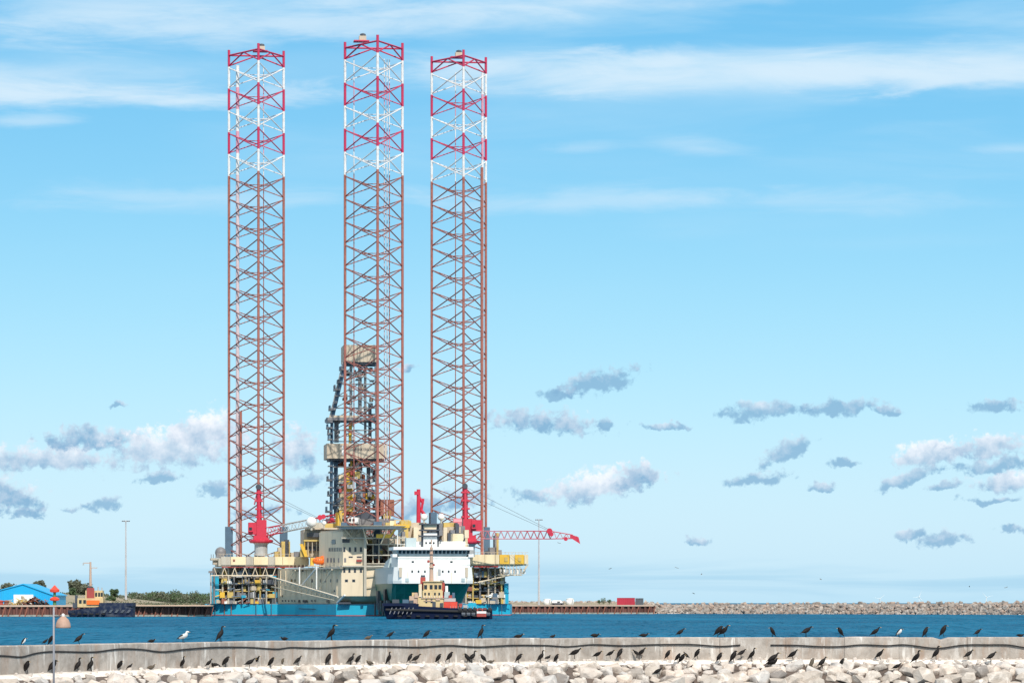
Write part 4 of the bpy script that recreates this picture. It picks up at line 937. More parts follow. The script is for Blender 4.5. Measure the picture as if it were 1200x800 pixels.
# ---- deck cranes
def lattice_boom(p0, p1, h0, h1, w, nb, mats, split, parent):
    """four chord lattice boom from p0 to p1"""
    p0, p1 = Vector(p0), Vector(p1); ax = (p1-p0).normalized(); side = ax.cross(Vector((0, 0, 1))).normalized(); up = side.cross(ax)
    obs = []
    segs = [(0, split[0], mats[0]), (split[0], split[1], mats[1]), (split[1], 1, mats[2])]
    for a, b_, mt in segs:
        m = MB(); k0, k1 = round(a*nb), round(b_*nb)
        def node(k, sv, su):
            t = k/nb; hh = h0+(h1-h0)*t
            return p0+(p1-p0)*t+side*sv*w/2+up*su*hh/2
        for sv in (-1, 1):
            for su in (-1, 1): m.tube(node(k0, sv, su), node(k1, sv, su), .14, 6)
        for k in range(k0, k1):
            for sv in (-1, 1): s_ = 1 if k % 2 else -1; m.tube(node(k, sv, s_), node(k+1, sv, -s_), .08, 5)
            for su in (-1, 1): s_ = 1 if k % 2 else -1; m.tube(node(k, s_, su), node(k+1, -s_, su), .08, 5); m.tube(node(k, -1, su), node(k, 1, su), .07, 5)
        obs.append(m.build('boom_section', mt, parent))
    return obs
def deck_crane(px, pyb, d, label, mast, house, boom, flip=1):
    c = RP(px, pyb, d); t = empty('deck_crane', c, rig); t['label'] = label
    pw = 7.5*c.y/F; zt = PZ(pyb-15, c.y)
    MB().lathe((c.x, c.y, c.z), [(pw, 0), (pw, zt-c.z-.6), (pw*1.25, zt-c.z)], 16).build('pedestal', 'light_steel', t, smooth=False)
    MB().lathe((c.x, c.y, zt+.01), [(pw*1.7, 0), (pw*1.9, .5), (pw*1.9, 1.0), (pw*1.2, 1.4)], 16).build('slew_ring', 'crane_red', t)
    s = c.y/F
    m = MB()
    for (x0, x1, y0, y1) in house: m.box((c.x+(x0+x1)/2*s*flip, c.y, (PZ(y0, c.y)+PZ(y1, c.y))/2), ((x1-x0)*s, 5, (PZ(y0, c.y)-PZ(y1, c.y))), TH)
    m.build('machinery_house', 'crane_red', t)
    hx = house[0]; cx = (hx[0]+3.5)*s*flip
    cb = MB().box((c.x+cx, c.y-3.0, PZ((hx[2]+hx[3])/2+1, c.y)), (4.5*s*1.3, 1.6, 6*s), TH).build('cab', 'crane_red', t)
    MB().box((c.x+cx, c.y-3.85, PZ((hx[2]+hx[3])/2+.5, c.y)), (3.4*s, .12, 3.4*s), TH).build('window', 'glass', cb)
    x0, y0, x1, y1, w = mast
    A, B = Vector((c.x+x0*s*flip, c.y, PZ(y0, c.y))), Vector((c.x+x1*s*flip, c.y, PZ(y1, c.y)))
    for sd in (-1.5, 1.5): MB().tube(A+Vector((0, sd, 0)), B+Vector((0, sd*.6, 0)), w*s*.34, 6, w*s*.3).build('mast_post', 'crane_red', t)
    MB().tube(A+Vector((0, 0, 0)), B, w*s*.5, 4, w*s*.42).build('mast_post', 'crane_red', t)
    for k in range(4):
        z = A+(B-A)*(k+.7)/4.4; MB().box(z, (w*s*1.45, 3.2, .55), TH).build('mast_crosspiece', 'crane_red', t)
    MB().tube(B-Vector((5*s*flip, 0, 20*s)), B, .3, 6).build('back_stay', 'crane_pink', t)
    MB().tube(B+Vector((0, -1.8, .2)), B+Vector((0, 1.8, .2)), .9, 12).build('sheave', 'dark_steel', t)
    return t, B, c
t, B1, c = deck_crane(306, 651, -18, 'left red deck crane with its boom laid towards the deckhouse', (-2, 612, -3, 571, 6), [(-15, -5, 612, 626), (-5.5, 6, 609, 631), (-9, 8, 627, 632)], None)
bm0 = RP(314, 622.5, -20); bm1 = RP(395, 606, -36)
lattice_boom(bm0, bm1, 2.6, 2.2, 2.0, 20, ['crane_red', 'light_steel', 'crane_red'], (.22, .70), t)
for (x, y, rr_) in ((375, 606, .9), (379, 605, .8), (389, 609, .8)): MB().tube(RP(x, y, -37), RP(x, y, -33), rr_, 10).build('boom_sheave', 'crane_red', t)
for o in (0, 2.5): MB().tube(B1+Vector((0, 0, -o*.5)), RP(372, 606+o*.6, -32), .05, 4).build('pendant_cable', 'cable', t)
part('boom_rest', 'grey_cream', rig, 374, 384, 612.5, 620.5, -36, -31)
t, B3, c = deck_crane(549, 652, -40, 'right red deck crane with its long boom stretched out to the right', (-3.5, 612, -4, 570, 6.5), [(3, 15, 609, 622), (-7, 4, 608, 632), (-10, 8, 627, 632.5)], None)
lattice_boom(RP(560, 626.5, -43), RP(645, 626.5, -48), 2.6, 2.6, 2.2, 22, ['crane_pink', 'crane_pink', 'crane_red'], (.1, .62), t)
lattice_boom(RP(645, 626.5, -48), RP(671, 628.5, -49), 2.6, 1.2, 2.0, 7, ['crane_red', 'crane_red', 'crane_red'], (.3, .6), t)
MB().hexa([RP(668, 629.5, -50), RP(680, 637, -50), RP(680, 637, -48), RP(668, 629.5, -48), RP(668, 625.5, -50), RP(678, 629, -50), RP(678, 629, -48), RP(668, 625.5, -48)]).build('boom_nose', 'crane_red', t)
for (x, y, rr_) in ((644, 622, 1.0), (646, 625.5, .8), (663, 631, .7), (675, 630.5, .8)): MB().tube(RP(x, y, -50), RP(x, y, -47), rr_, 10).build('boom_sheave', 'crane_red', t)
for o in (0, 2.2): MB().tube(B3+Vector((0, 0, -o)), RP(643, 620+o*.7, -48), .05, 4).build('pendant_cable', 'cable', t)
rb(MB(), 530, 541, 612, 622, -50, -46).build('machinery_cover', 'crane_pink', t); MB().tube(RP(531, 611, -48), RP(541, 611, -48), 1.1, 12).build('winch_drum', 'crane_pink', t)
part('crane_foundation', 'cream', rig, 535, 548, 625, 650, -52, -44)
# folded knuckle crane between the bow leg and the right leg
c = RP(492, 615, -52); t = empty('knuckle_crane', c, rig); t['label'] = 'small red folded crane between the middle and right legs'
MB().tube(RP(490.5, 616, -52), RP(490.5, 573, -52), .75, 8, .6).build('column', 'crane_red', t)
MB().tube(RP(490, 580, -52), RP(496, 590, -52), .5, 6).build('knuckle_arm', 'crane_red', t); MB().tube(RP(496, 584, -52), RP(494, 597, -52), .45, 6).build('knuckle_arm', 'crane_red', t)
MB().tube(RP(493, 597, -52), RP(500, 606, -52), .6, 6).build('knuckle_arm', 'crane_red', t)
MB().box(RP(488, 577.5, -52), (1.4, 1.4, 1.2)).build('head_block', 'crane_red', t)
part('crane_foundation', 'tan', rig, 480, 500, 612, 640, -54, -44)
for px in (497, 517): MB().sphere(RP(px, 605.5, -56), 1.15, 12).build('radome', 'white_paint', rig, smooth=True); member('radome_stand', RP(px, 613, -56), RP(px, 609, -56), .3, 'grey_cream', rig)
for (a, b_, y0, y1, d, m_) in ((470, 500, 614, 640, -62, 'tan'), (500, 545, 616, 640, -58, 'mid_steel'), (505, 512, 600, 616, -56, 'blue_steel'), (470, 482, 610, 616, -64, 'ochre'), (520, 533, 612, 622, -60, 'ochre'), (478, 545, 640, 664, -50, 'grey_cream'), (485, 492, 618, 626, -64, 'off_white'), (524, 540, 617, 624, -62, 'tan')):
    part('deck_module', m_, rig, a, b_, y0, y1, d, d+8)
for k in range(22):
    px = r.uniform(470, 545); part('deck_module', r.choice(('tan', 'ochre', 'mid_steel', 'off_white', 'dark_steel')), rig, px, px+r.uniform(2, 6), 640-r.uniform(14, 28), 640-r.uniform(2, 13), -66+r.random()*2, -60)

# ---- orange lifeboat hanging under the platform end
p = RP(374.5, 661.3, -66); L = 4.6
lb = tag(empty('lifeboat', p), 'orange enclosed lifeboat hanging beside the accommodation block of the rig', 'lifeboat')
rings = []
for t_, sc_ in ((-1, .15), (-.8, .7), (-.4, 1), (.3, 1), (.75, .75), (1, .2)):
    cc = p+EX*(t_*L/2)+Vector((0, 0, 1.25)); rings.append([cc+EY*(1.25*sc_*math.cos(a))+Vector((0, 0, 1.25*sc_*math.sin(a)*(1 if math.sin(a) > 0 else .95))) for a in [2*math.pi*i/12 for i in range(12)]])
MB().loft(rings).build('hull', 'orange', lb, smooth=True)
MB().box(p+EX*.9+Vector((0, 0, 2.55)), (1.1, 1.2, .6), TH).build('steering_dome', 'orange', lb)
for k in range(4): MB().box(p+EX*(-1.2+k*.75)-EY*1.2+Vector((0, 0, 1.65)), (.3, .1, .28), TH).build('window', 'glass', lb)
part('lifeboat_davit', 'yellow', rig, 364, 368, 653, 662, -66, -62); part('lifeboat_davit', 'yellow', rig, 381, 383, 652, 662, -66, -62)
part('davit_platform', 'tan', rig, 361, 384, 662.2, 663.4, -67.5, -60)

# ================================================================== the white and green supply ship
SH = math.radians(7.5); SX = Vector((math.cos(SH), math.sin(SH), 0)); SY = Vector((-math.sin(SH), math.cos(SH), 0))
S0 = Vector((PX(508.5, 1120), 1120, 0))
def SL(x, d, z): return S0+SX*x+SY*d+Vector((0, 0, z))
ship = tag(empty('supply_ship', SL(0, 35, 0)), 'offshore supply ship with white superstructure and green hull lying before the rig', 'ship')
zf = PZ(683, 1125)
def hring(z, w, d0, tp):     # plan outline at one height
    pts = []
    for k in range(9): a = math.pi*k/8; pts.append((-w*math.cos(a)*1.0, d0+tp*(1-math.sin(a))))
    return [SL(-w, 72, z)]+[SL(x, d, z) for x, d in pts]+[SL(w, 72, z)]
hl = MB().loft([hring(-2, 9.2, 11, 22), hring(0.2, 9.8, 9, 20), hring(3.5, 10.8, 6.5, 16), hring(7, 11.5, 3.5, 11), hring(zf, 12.0, 1.5, 6)]).build('hull', 'ship_green', ship)
hf = MB().loft([hring(zf+.003, 12.02, 1.3, 6), hring(zf+2.2, 12.1, 1.2, 5), hring(PZ(664, 1125), 12.1, 1.8, 4.5)]).build('forecastle', 'ship_grey', ship)
def sbox(mb, px0, px1, py0, py1, d0, d1, mi=0, flare=0, lean=0):
    Yr = 1121+d0; k = Yr/F; x0, x1 = (px0-508.5)*k, (px1-508.5)*k; zt, zb = PZ(py0, Yr), PZ(py1, Yr)
    return mb.hexa([SL(x0+flare, d0+lean, zb), SL(x1-flare, d0+lean, zb), SL(x1-flare, d1, zb), SL(x0+flare, d1, zb), SL(x0, d0, zt), SL(x1, d0, zt), SL(x1, d1, zt), SL(x0, d1, zt)], mi)
def spart(name, m_, parent, *a, **kw): return sbox(MB(), *a, **kw).build(name, m_, parent)
# white front house
sp = spart('superstructure', 'white_paint', ship, 467, 552, 652, 664.2, 2, 22)
w2 = 12.3
def wring(z, w, d): return [SL(-w, 20, z), SL(-w, d+2.5, z), SL(-w+2.4, d, z), SL(w-2.4, d, z), SL(w, d+2.5, z), SL(w, 20, z)]
MB().loft([wring(zf-.1, w2-.1, .3), wring(zf+.8, w2, 0.2), wring(PZ(664, 1121), w2-.4, .2)]).build('bow_bulwark', 'white_paint', ship)
for px in (484.5, 507, 530): spart('window', 'glass', sp, px-1.4, px+1.4, 657, 659, 1.9, 2.1)
for px in (483, 490.5, 498, 519, 526, 533.5):
    spart('window', 'glass', sp, px-.9, px+.9, 668, 670.5, .08, .3)
spart('door', 'light_steel', sp, 513.5, 516.5, 666.5, 673.5, .05, .3)
for px in (467.5, 545.5): spart('side_recess', 'tan', sp, px, px+3.2, 664.6, 676, .05, .3)
br = spart('bridge', 'ship_grey', ship, 464, 552, 644, 652, 1, 14, flare=1.2, lean=1.4)
spart('bridge_roof', 'white_paint', br, 461, 555, 640.5, 644, 0, 15)
for k in range(18):
    px = 467.5+k*4.72
    spart('window', 'glass', br, px, px+3.4, 644.6, 648.4, .95, 1.5, lean=.5)
spart('bridge_wing', 'white_paint', br, 460.5, 466, 648.6, 652.5, 1.5, 8); spart('bridge_wing', 'white_paint', br, 550, 556, 648.6, 652.5, 1.5, 8)
fn = spart('monkey_island', 'white_paint', ship, 480, 548, 634, 640.4, 6, 14)
spart('mast_house', 'white_paint', ship, 498, 514, 624, 640.4, 4, 9)
for py in (613, 620, 627): spart('mast_platform', 'dark_steel', ship, 495, 517, py, py+1.4, 3, 10)
spart('mast_house', 'off_white', ship, 499, 513, 614.5, 620, 4, 9); spart('mast_post', 'dark_steel', ship, 496, 498, 613, 640, 5, 6); spart('mast_post', 'dark_steel', ship, 514.5, 516.5, 613, 640, 5, 6)
spart('exhaust_stack', 'cream', ship, 534, 546, 625, 640.4, 8, 13); spart('searchlight_box', 'ship_grey', ship, 478, 490, 630, 640.4, 5, 9)
for px in (500, 504.5, 509, 518): spart('window', 'glass', fn, px, px+2, 634.8, 637.2, 3.9, 4.0) if px < 512 else spart('antenna_box', 'dark_steel', fn, px, px+2, 632, 634, 5, 6)
member('whip_antenna', SL((468-508.5)*.26, 6, PZ(640, 1126)), SL((468-508.5)*.26, 6, PZ(626, 1126)), .12, 'white_paint', ship)
for py in (653.8, 661): spart('deck_line', 'ship_grey', sp, 467, 552, py, py+.35, 1.85, 2.0)
for k in range(22): member('rail_post', SL((468+k*4-508.5)*.2607, 6.2, PZ(640.3, 1127)), SL((468+k*4-508.5)*.2607, 6.2, PZ(637.3, 1127)), .05, 'white_paint', ship)
member('rail', SL(-10.5, 6.2, PZ(637.3, 1127)), SL(11.4, 6.2, PZ(637.3, 1127)), .06, 'white_paint', ship)
for px in (475, 541): spart('anchor_pocket', 'ship_grey', ship, px, px+4, 677, 681, -.02, .4)
for px, h_ in ((477, 3.2), (494, 2.5), (512, 3.6), (529, 2.8), (547, 2.2)): spart('rust_streak', 'off_white', ship, px, px+.6, 673-h_, 682.5, .1, .22)
# port side details down the hull
for d, z0_, z1_, m_ in ((28, 1.5, 8.5, 'black'), (40, 1.5, 5.0, 'black'), (52, 2, 8, 'dark_steel'), (20, 3, 5, 'dark_steel')):
    MB().hexa([SL(-12.3, d, z0_), SL(-11.4, d, z0_), SL(-11.4, d+5, z0_), SL(-12.3, d+5, z0_), SL(-12.3, d, z1_), SL(-11.4, d, z1_), SL(-11.4, d+5, z1_), SL(-12.3, d+5, z1_)]).build('side_opening', m_, ship)
for d in (26, 34, 46, 60): MB().tube(SL(-12.35, d, .3), SL(-12.35, d, 4.2), .3, 6).build('side_fender', 'grey_hull', ship)
MB().hexa([SL(-11.8, 24, zf+4.8), SL(11.8, 24, zf+4.8), SL(11.8, 40, zf+4.8), SL(-11.8, 40, zf+4.8), SL(-11, 24, zf+8), SL(11, 24, zf+8), SL(11, 38, zf+7), SL(-11, 38, zf+7)]).build('after_house', 'ship_grey', ship)

# ================================================================== tugs
def tug_hull(px0, px1, Y, ytop_l, ytop_r, beam, bow_left=True, m_='navy', low=.62):
    s = Y/F; x0, x1 = PX(px0, Y), PX(px1, Y); L_ = x1-x0; rings = []
    for t_ in (0, .04, .12, .25, .45, .7, .88, .97, 1):
        u = t_ if bow_left else 1-t_
        wdt = beam/2*min(1, (max(.02, u)/.22)**.55)*(1 if u < .85 else 1-.18*(u-.85)/.15)
        zt = PZ(ytop_l+(ytop_r-ytop_l)*min(1, max(0, (t_-.05)/.75))**1.1, Y)
        x = x0+L_*t_; k = low if u > .1 else low*.7
        rk = 1.2*max(0, 1-u/.12)*(1 if bow_left else -1)
        rings.append([(x+rk, Y-wdt*k, -1.5), (x+rk*.6, Y-wdt*.93, .1), (x, Y-wdt, zt*.6), (x, Y-wdt*1.02, zt), (x, Y+wdt*1.02, zt), (x, Y+wdt, zt*.6), (x+rk*.6, Y+wdt*.93, .1), (x+rk, Y+wdt*k, -1.5)])
    return MB().loft(rings)
def tb(px0, px1, py0, py1, Y, d0, d1): return MB().b2(PX(px0, Y), PX(px1, Y), Y+d0, Y+d1, PZ(py1, Y), PZ(py0, Y))
# front tug
TY = 955
tug = tag(empty('tugboat', (PX(513, TY), TY, 0)), 'dark blue tug with cream wheelhouse and tall mast moored in front of the supply ship', 'tugboat', 'harbour tugs')
hu = tug_hull(450, 577, TY, 708, 713.2, 9.4, True).build('hull', 'navy', tug)
fb = tb(449, 488, 706.3, 709.6, TY, -4.3, 4.3).build('foredeck_bulwark', 'navy', hu)
for k in range(6):
    px = 456+k*5; MB().hexa([P(px, 719, TY-4.95), P(px+1, 719, TY-4.95), P(px+1, 719, TY-4.6), P(px, 719, TY-4.6), P(px+3, 711.5, TY-4.95), P(px+4, 711.5, TY-4.95), P(px+4, 711.5, TY-4.6), P(px+3, 711.5, TY-4.6)]).build('fender_chain', 'mid_steel', hu)
MB().path([P(452, 714, TY-4.6), P(480, 714.6, TY-5.0), P(520, 715.6, TY-5.0), P(560, 716.6, TY-5.0)], .32, 8).build('rubbing_fender', 'rubber', hu)
for k in range(9): px = 468+k*11; MB().lathe(P(px, 721.5, TY-5.0), [(.3, -.2), (.62, -.12), (.62, .12), (.3, .2)], 12).build('tyre_fender', 'rubber', hu)
for k in range(7): MB().tube(P(537+k*5.8, 714.2, TY-4.9), P(541.4+k*5.8, 714.6, TY-4.9), .62, 10).build('bow_fender', 'rubber', hu)
for k in range(6): MB().tube(P(541+k*5.8, 719.0, TY-4.8), P(545.4+k*5.8, 719.2, TY-4.8), .6, 10).build('bow_fender', 'grey_hull', hu)
tb(559, 570, 712.6, 715.6, TY, -5.45, -5.21).build('red_marking', 'rust_red', hu); tb(559, 570, 715.7, 718.2, TY, -5.45, -5.21).build('white_marking', 'white_paint', hu); tb(559, 570, 718.3, 722, TY, -5.45, -5.21).build('red_marking', 'rust_red', hu)
hs = tb(490, 520, 700, 713, TY, -3, 3).build('deckhouse', 'tug_cream', tug)
tb(480, 491, 698, 708, TY, -2.6, 2.6).build('forward_casing', 'mast_tan', tug); tb(483, 489, 694, 698, TY, -1.5, 1.5).build('winch', 'tug_cream', tug)
ud = tb(495.5, 519, 691.5, 700, TY, -2.6, 2.6).build('upper_deckhouse', 'tug_cream', tug)
for px in (497.5, 502, 509, 514): tb(px, px+2, 694, 697, TY, -2.7, -2.5).build('window', 'glass', ud)
tb(494, 521, 700, 700.8, TY, -3.3, 3.3).build('deck_edge', 'mast_tan', ud)
for k in range(10): member('rail_post', P(494+k*3, 700, TY-3.2), P(494+k*3, 697.2, TY-3.2), .05, 'white_paint', ud)
for px in (499, 505): tb(px, px+2, 702, 706, TY, -3.1, -2.9).build('window', 'glass', hs)
tb(497, 508, 703, 704.2, TY, -3.2, -2.95).build('rail', 'mast_tan', hs); tb(507, 511, 704.5, 711, TY, -3.1, -2.95).build('door', 'dark_steel', hs)
wh2 = tb(496.5, 518, 681.5, 691.4, TY, -2.1, 2.1).build('wheelhouse', 'tug_cream', tug)
tb(495.5, 519, 680.6, 681.4, TY, -2.5, 2.5).build('roof', 'tug_cream', wh2)
for px in (497.3, 503.8, 509.3, 514): tb(px, px+3.4, 685, 690, TY, -2.2, -2.0).build('window', 'glass', wh2)
ms = MB().tube(P(505.5, 681, TY), P(505.5, 641, TY), .55, 8, .38).build('mast', 'mast_tan', tug)
for py, w in ((658, 5), (664, 6), (648, 4), (643, 3)): tb(505.5-w/2, 505.5+w/2, py, py+1, TY, -.8, .8).build('mast_arm', 'mast_tan', ms)
for px, py in ((502, 659), (508, 663)): MB().lathe(P(px, py, TY), [(.25, 0), (.35, .2), (.25, .7)], 8).build('signal_light', 'rust_red', ms)
tb(503, 508, 637.2, 638.3, TY, -.2, .2).build('radar_scanner', 'white_paint', ms); MB().tube(P(505.5, 641, TY), P(505.5, 632, TY), .16, 6).build('top_pole', 'mast_tan', ms)
for px, top in ((495, 676), (517.5, 682)): tb(px-2.5, px+3.5, top, top+14, TY, .5, 2.4).build('funnel', 'rust_red', tug); tb(px-2, px+3, top-2.5, top-.1, TY, .8, 2.1).build('funnel_cap', 'dark_steel', tug)
tb(520.5, 536, 704.8, 711.8, TY, -3.3, 1.5).build('tarpaulin', 'buoy_red', tug); tb(520.5, 534, 700.5, 704.5, TY, -2.6, 2).build('workboat', 'light_steel', tug)
for (a, b_, y0, y1, d, mm) in ((480.5, 485, 703, 707.5, -3.1, 'dark_steel'), (486, 490, 694.5, 700, -2.9, 'mast_tan'), (487, 491, 707, 711, -3.4, 'navy'), (511, 516, 700.5, 703, -3.3, 'mast_tan'), (516, 519.5, 706, 710.5, -3.3, 'dark_steel'), (538, 542, 707, 711, -3.2, 'rust_red'), (543, 548, 708.5, 712.5, -3.4, 'light_steel'), (526, 530, 697, 700.4, -2.6, 'rust_red'), (491, 494.5, 684, 699, -2.4, 'off_white'), (522, 525, 686, 693, -1.5, 'white_paint'), (530, 533, 694, 700, -1.5, 'blue_steel'), (460, 468, 702, 706.2, -2.5, 'dark_steel')):
    tb(a, b_, y0, y1, TY, d, d+1.6).build('deck_fitting', mm, tug)
tb(521, 527, 693, 700, TY, -2, 2).build('aft_casing', 'ship_grey', tug); tb(536, 541, 706, 712, TY, -2, 2).build('towing_winch', 'dark_steel', tug)
member('crane_jib', P(520, 701, TY-1), P(513, 683, TY-1), .2, 'crane_red', tug); tb(549, 558, 706, 711, TY, -1.5, 1.5).build('deck_locker', 'turquoise', tug)
tb(472, 480, 702, 706.2, TY, -2, 2).build('windlass', 'blue_steel', tug); member('tow_post', P(556, 713, TY), P(556, 704, TY), .2, 'tug_cream', tug)
for k in range(11): member('rail_post', P(528+k*3, 713.5, TY-4.4), P(528+k*3, 709.8, TY-4.4), .05, 'light_steel', tug)
# moored tug on the left
TY = 1095
tu2 = tag(empty('tugboat', (PX(121, TY), TY, 0)), 'dark tug with red funnel and pale mast moored at the left quay', 'tugboat', 'harbour tugs')
defm('worn_navy', (0.012, 0.022, 0.055), 0.8, col2=(0.09, 0.10, 0.12), amt=0.9, scale=0.8, spec=0.2)
hu = tug_hull(80, 157, TY, 714.5, 707, 8.6, True).build('hull', 'worn_navy', tu2)
tb(118, 157.5, 705.8, 709.8, TY, -4.2, 4.2).build('bow_bulwark', 'worn_navy', hu)
for k in range(5): px = 120+k*7; MB().hexa([P(px, 717.5, TY-4.5), P(px+3, 717.5, TY-4.5), P(px+3, 717.5, TY-4.3), P(px, 717.5, TY-4.3), P(px+2.5, 714, TY-4.5), P(px+5.5, 714, TY-4.5), P(px+5.5, 714, TY-4.3), P(px+2.5, 714, TY-4.3)]).build('sun_stripe', 'grey_hull', hu)  # slanted grey slabs standing in for sun stripes on the hull
for k in range(6): MB().lathe(P(86+k*7, 719, TY-4.4), [(.3, -.2), (.65, -.12), (.65, .12), (.3, .2)], 12).build('tyre_fender', 'rubber', hu)
hs = tb(92, 122, 700.5, 711, TY, -2.8, 2.8).build('deckhouse', 'tug_cream', tu2)
for px in (94, 99): tb(px, px+3, 702.5, 706.5, TY, -2.95, -2.79).build('window', 'glass', hs)
wh3 = tb(101, 121, 691.5, 700.4, TY, -2, 2).build('wheelhouse', 'tug_cream', tu2)
for px in (112.5, 116, 119): tb(px, px+2.2, 694, 698.5, TY, -2.12, -1.98).build('window', 'glass', wh3)
tb(103, 111.5, 688.5, 701, TY, -2.6, -2.02).build('funnel', 'rust_red', tu2); tb(104, 108, 686.5, 688.4, TY, -2.5, -1).build('funnel_cap', 'dark_steel', tu2)
ms = MB().tube(P(106, 688, TY), P(106, 658, TY), .42, 8, .28).build('mast', 'mast_tan', tu2)
tb(97.5, 106, 658.8, 659.8, TY, -.15, .15).build('mast_arm', 'mast_tan', ms); tb(106, 114, 664.6, 665.4, TY, -.15, .15).build('mast_arm', 'mast_tan', ms); tb(97, 98.4, 658.8, 662, TY, -.2, .2).build('signal_light', 'light_steel', ms)
tb(103, 118, 703, 708, TY, -3.2, -2.85).build('lifebuoy_rack', 'orange', tu2); tb(86, 92, 706, 712, TY, -2, 2).build('winch', 'dark_steel', tu2)
for px, py in ((115, 688), (119.5, 689)): MB().tube(P(px, 692, TY), P(px, py-1, TY), .18, 6).build('vent_pipe', 'light_steel', tu2)
tb(88, 91, 697, 711, TY, -.4, .4).build('tow_gantry', 'dark_steel', tu2)

# ================================================================== FOREGROUND: sea wall, ledge, boulders
WP = [(-760, 92), (-160, 121), (0, 130.5), (300, 148), (500, 156.5), (750, 164.5), (900, 166), (1200, 166), (1380, 165), (2000, 160)]
def wallY(px):
    for (a, ya), (b_, yb) in zip(WP, WP[1:]):
        if px <= b_: return ya+(yb-ya)*(px-a)/(b_-a)
    return WP[-1][1]
SECT = []
def wall_at(px, out=0.0):
    """point of the wall face on the bearing of a photo column"""
    k = (px-600)/F
    for a, b_, A, B in SECT:
        if px <= b_:
            t_ = (k*A.y-A.x)/((B.x-A.x)-k*(B.y-A.y)); p = A+(B-A)*t_; u = (B-A).normalized()
            return p+Vector((u.y, -u.x, 0))*out
    return Vector((PX(px, wallY(px)), wallY(px), 0))
WT, WB = 2.66, 1.66          # wall top and foot
wall = tag(empty('sea_wall', (PX(600, wallY(600)), wallY(600), WB)), 'long low weathered concrete sea wall with a black hose along it', 'sea wall')
pts = []
px = -702
while px < 1900: pts.append(px); px += 68+random.Random(px).uniform(-6, 14)
r = random.Random(9)
for a, b_ in zip(pts, pts[1:]):
    A = Vector((PX(a, wallY(a)), wallY(a), 0)); B = Vector((PX(b_, wallY(b_)), wallY(b_), 0)); u = (B-A).normalized(); n_ = Vector((u.y, -u.x, 0)); SECT.append((a, b_, A.copy(), B.copy()))
    A = A+u*.006; B = B-u*.006; o = r.uniform(-.012, .012); dz = r.uniform(-.015, .015); A = A+n_*o; B = B+n_*o
    ns = 8; m = MB(); rings = []
    for i in range(ns+1):
        p = A+(B-A)*i/ns; e = .0 if 0 < i < ns else .02
        zt = WT+dz+.012*noise.noise(Vector((p.x*1.3, 4, 1)))-e*.4
        if a < 1103 <= b_ and abs(p.x-PX(1102, 166)) < .22: zt -= .11
        nb = p-n_*.9
        rings.append([(p.x+n_.x*.02, p.y+n_.y*.02, WB-.9), (p.x, p.y, WB), (p.x, p.y, zt-.03), (p.x-n_.x*.03, p.y-n_.y*.03, zt), (nb.x, nb.y, zt), (nb.x, nb.y, -1.5)])
    m.loft(rings).build('wall_section', 'concrete', wall)
def hose(path, label):
    m = MB(); P3 = []
    for i in range(len(path)-1):
        p0 = path[max(0, i-1)]; p1 = path[i]; p2 = path[i+1]; p3 = path[min(len(path)-1, i+2)]
        for k in range(6):
            t_ = k/6; y = .5*((2*p1[1])+(-p0[1]+p2[1])*t_+(2*p0[1]-5*p1[1]+4*p2[1]-p3[1])*t_*t_+(-p0[1]+3*p1[1]-3*p2[1]+p3[1])*t_**3)
            px = p1[0]+(p2[0]-p1[0])*t_; w_ = wall_at(px, .065); P3.append(P(px, y, w_.y))
    m.path(P3, .032, 7); return tag(m.build('hose', 'rubber', None, smooth=True), label, 'hose', 'hoses on the sea wall')
hose([(-560, 800), (-420, 789), (-280, 784), (-180, 776), (-120, 775), (-60, 772), (-20, 768), (5, 768), (25, 769.2), (42, 765), (60, 763), (110, 763.5), (140, 760), (165, 760.5), (190, 763.3), (215, 760.5), (250, 758), (290, 758), (325, 760), (340, 758.2), (375, 759), (405, 757.2), (450, 757), (490, 757.8), (525, 755.8), (560, 757.5), (600, 755.6), (640, 755.8), (665, 757.2), (695, 754.8), (730, 756), (765, 754.8), (810, 754.6), (845, 756.7), (872, 755)], 'black hose sagging along the sea wall from the left edge')
hose([(903, 755.3), (935, 755.6), (960, 757), (985, 757), (1010, 755), (1040, 756), (1060, 755), (1098, 759), (1130, 755.2), (1160, 755), (1182, 755.2), (1205, 758.5), (1260, 756), (1330, 757), (1450, 756), (1570, 758), (1700, 757)], 'black hose along the right part of the sea wall')
# rubble slope
vs = []; pl = list(range(-700, 1901, 40))
SLOPE = [(-.3, WB+.02), (.40, WB-.03), (.66, WB-.20), (2.2, .72), (4.5, -.6), (7, -2)]
def off(px, d):
    Y = wallY(px); e = 5; A = Vector((PX(px-e, wallY(px-e)), wallY(px-e))); B = Vector((PX(px+e, wallY(px+e)), wallY(px+e))); u = (B-A).normalized()
    return Vector((PX(px, Y)+u.y*d, Y-u.x*d))
for px in pl:
    for d, z in SLOPE: q = off(px, d); vs.append((q.x, q.y, z+.04*noise.noise(Vector((px*.05, d, 0)))))
k = len(SLOPE); m = MB()
for j in range(k-1): m.add([], []); [m.f.append((i*k+j, (i+1)*k+j, (i+1)*k+j+1, i*k+j+1)) or m.mi.append(0 if j < 2 else 1) for i in range(len(pl)-1)]
m.v = [Vector(v) for v in vs]
defm('gravel', (0.13, 0.10, 0.085), 0.95, col2=(0.05, 0.04, 0.035), amt=0.9, scale=3, bump=0.8, bscale=9)  # ground colour darkened to give the shade in gaps between stones
slope = tag(m.build('rubble_slope', ['guano', 'gravel']), 'white stained ledge and rubble slope at the foot of the sea wall', kind='structure')
RM = []
for i in range(14):
    vs, fs = rock_verts(200+i, 2, 0.16, 7); me = MB().add(vs, fs).mesh('stone', 'rock', Vector((0, 0, 0)), smooth=True); RM.append(me)
r = random.Random(14); cand = []
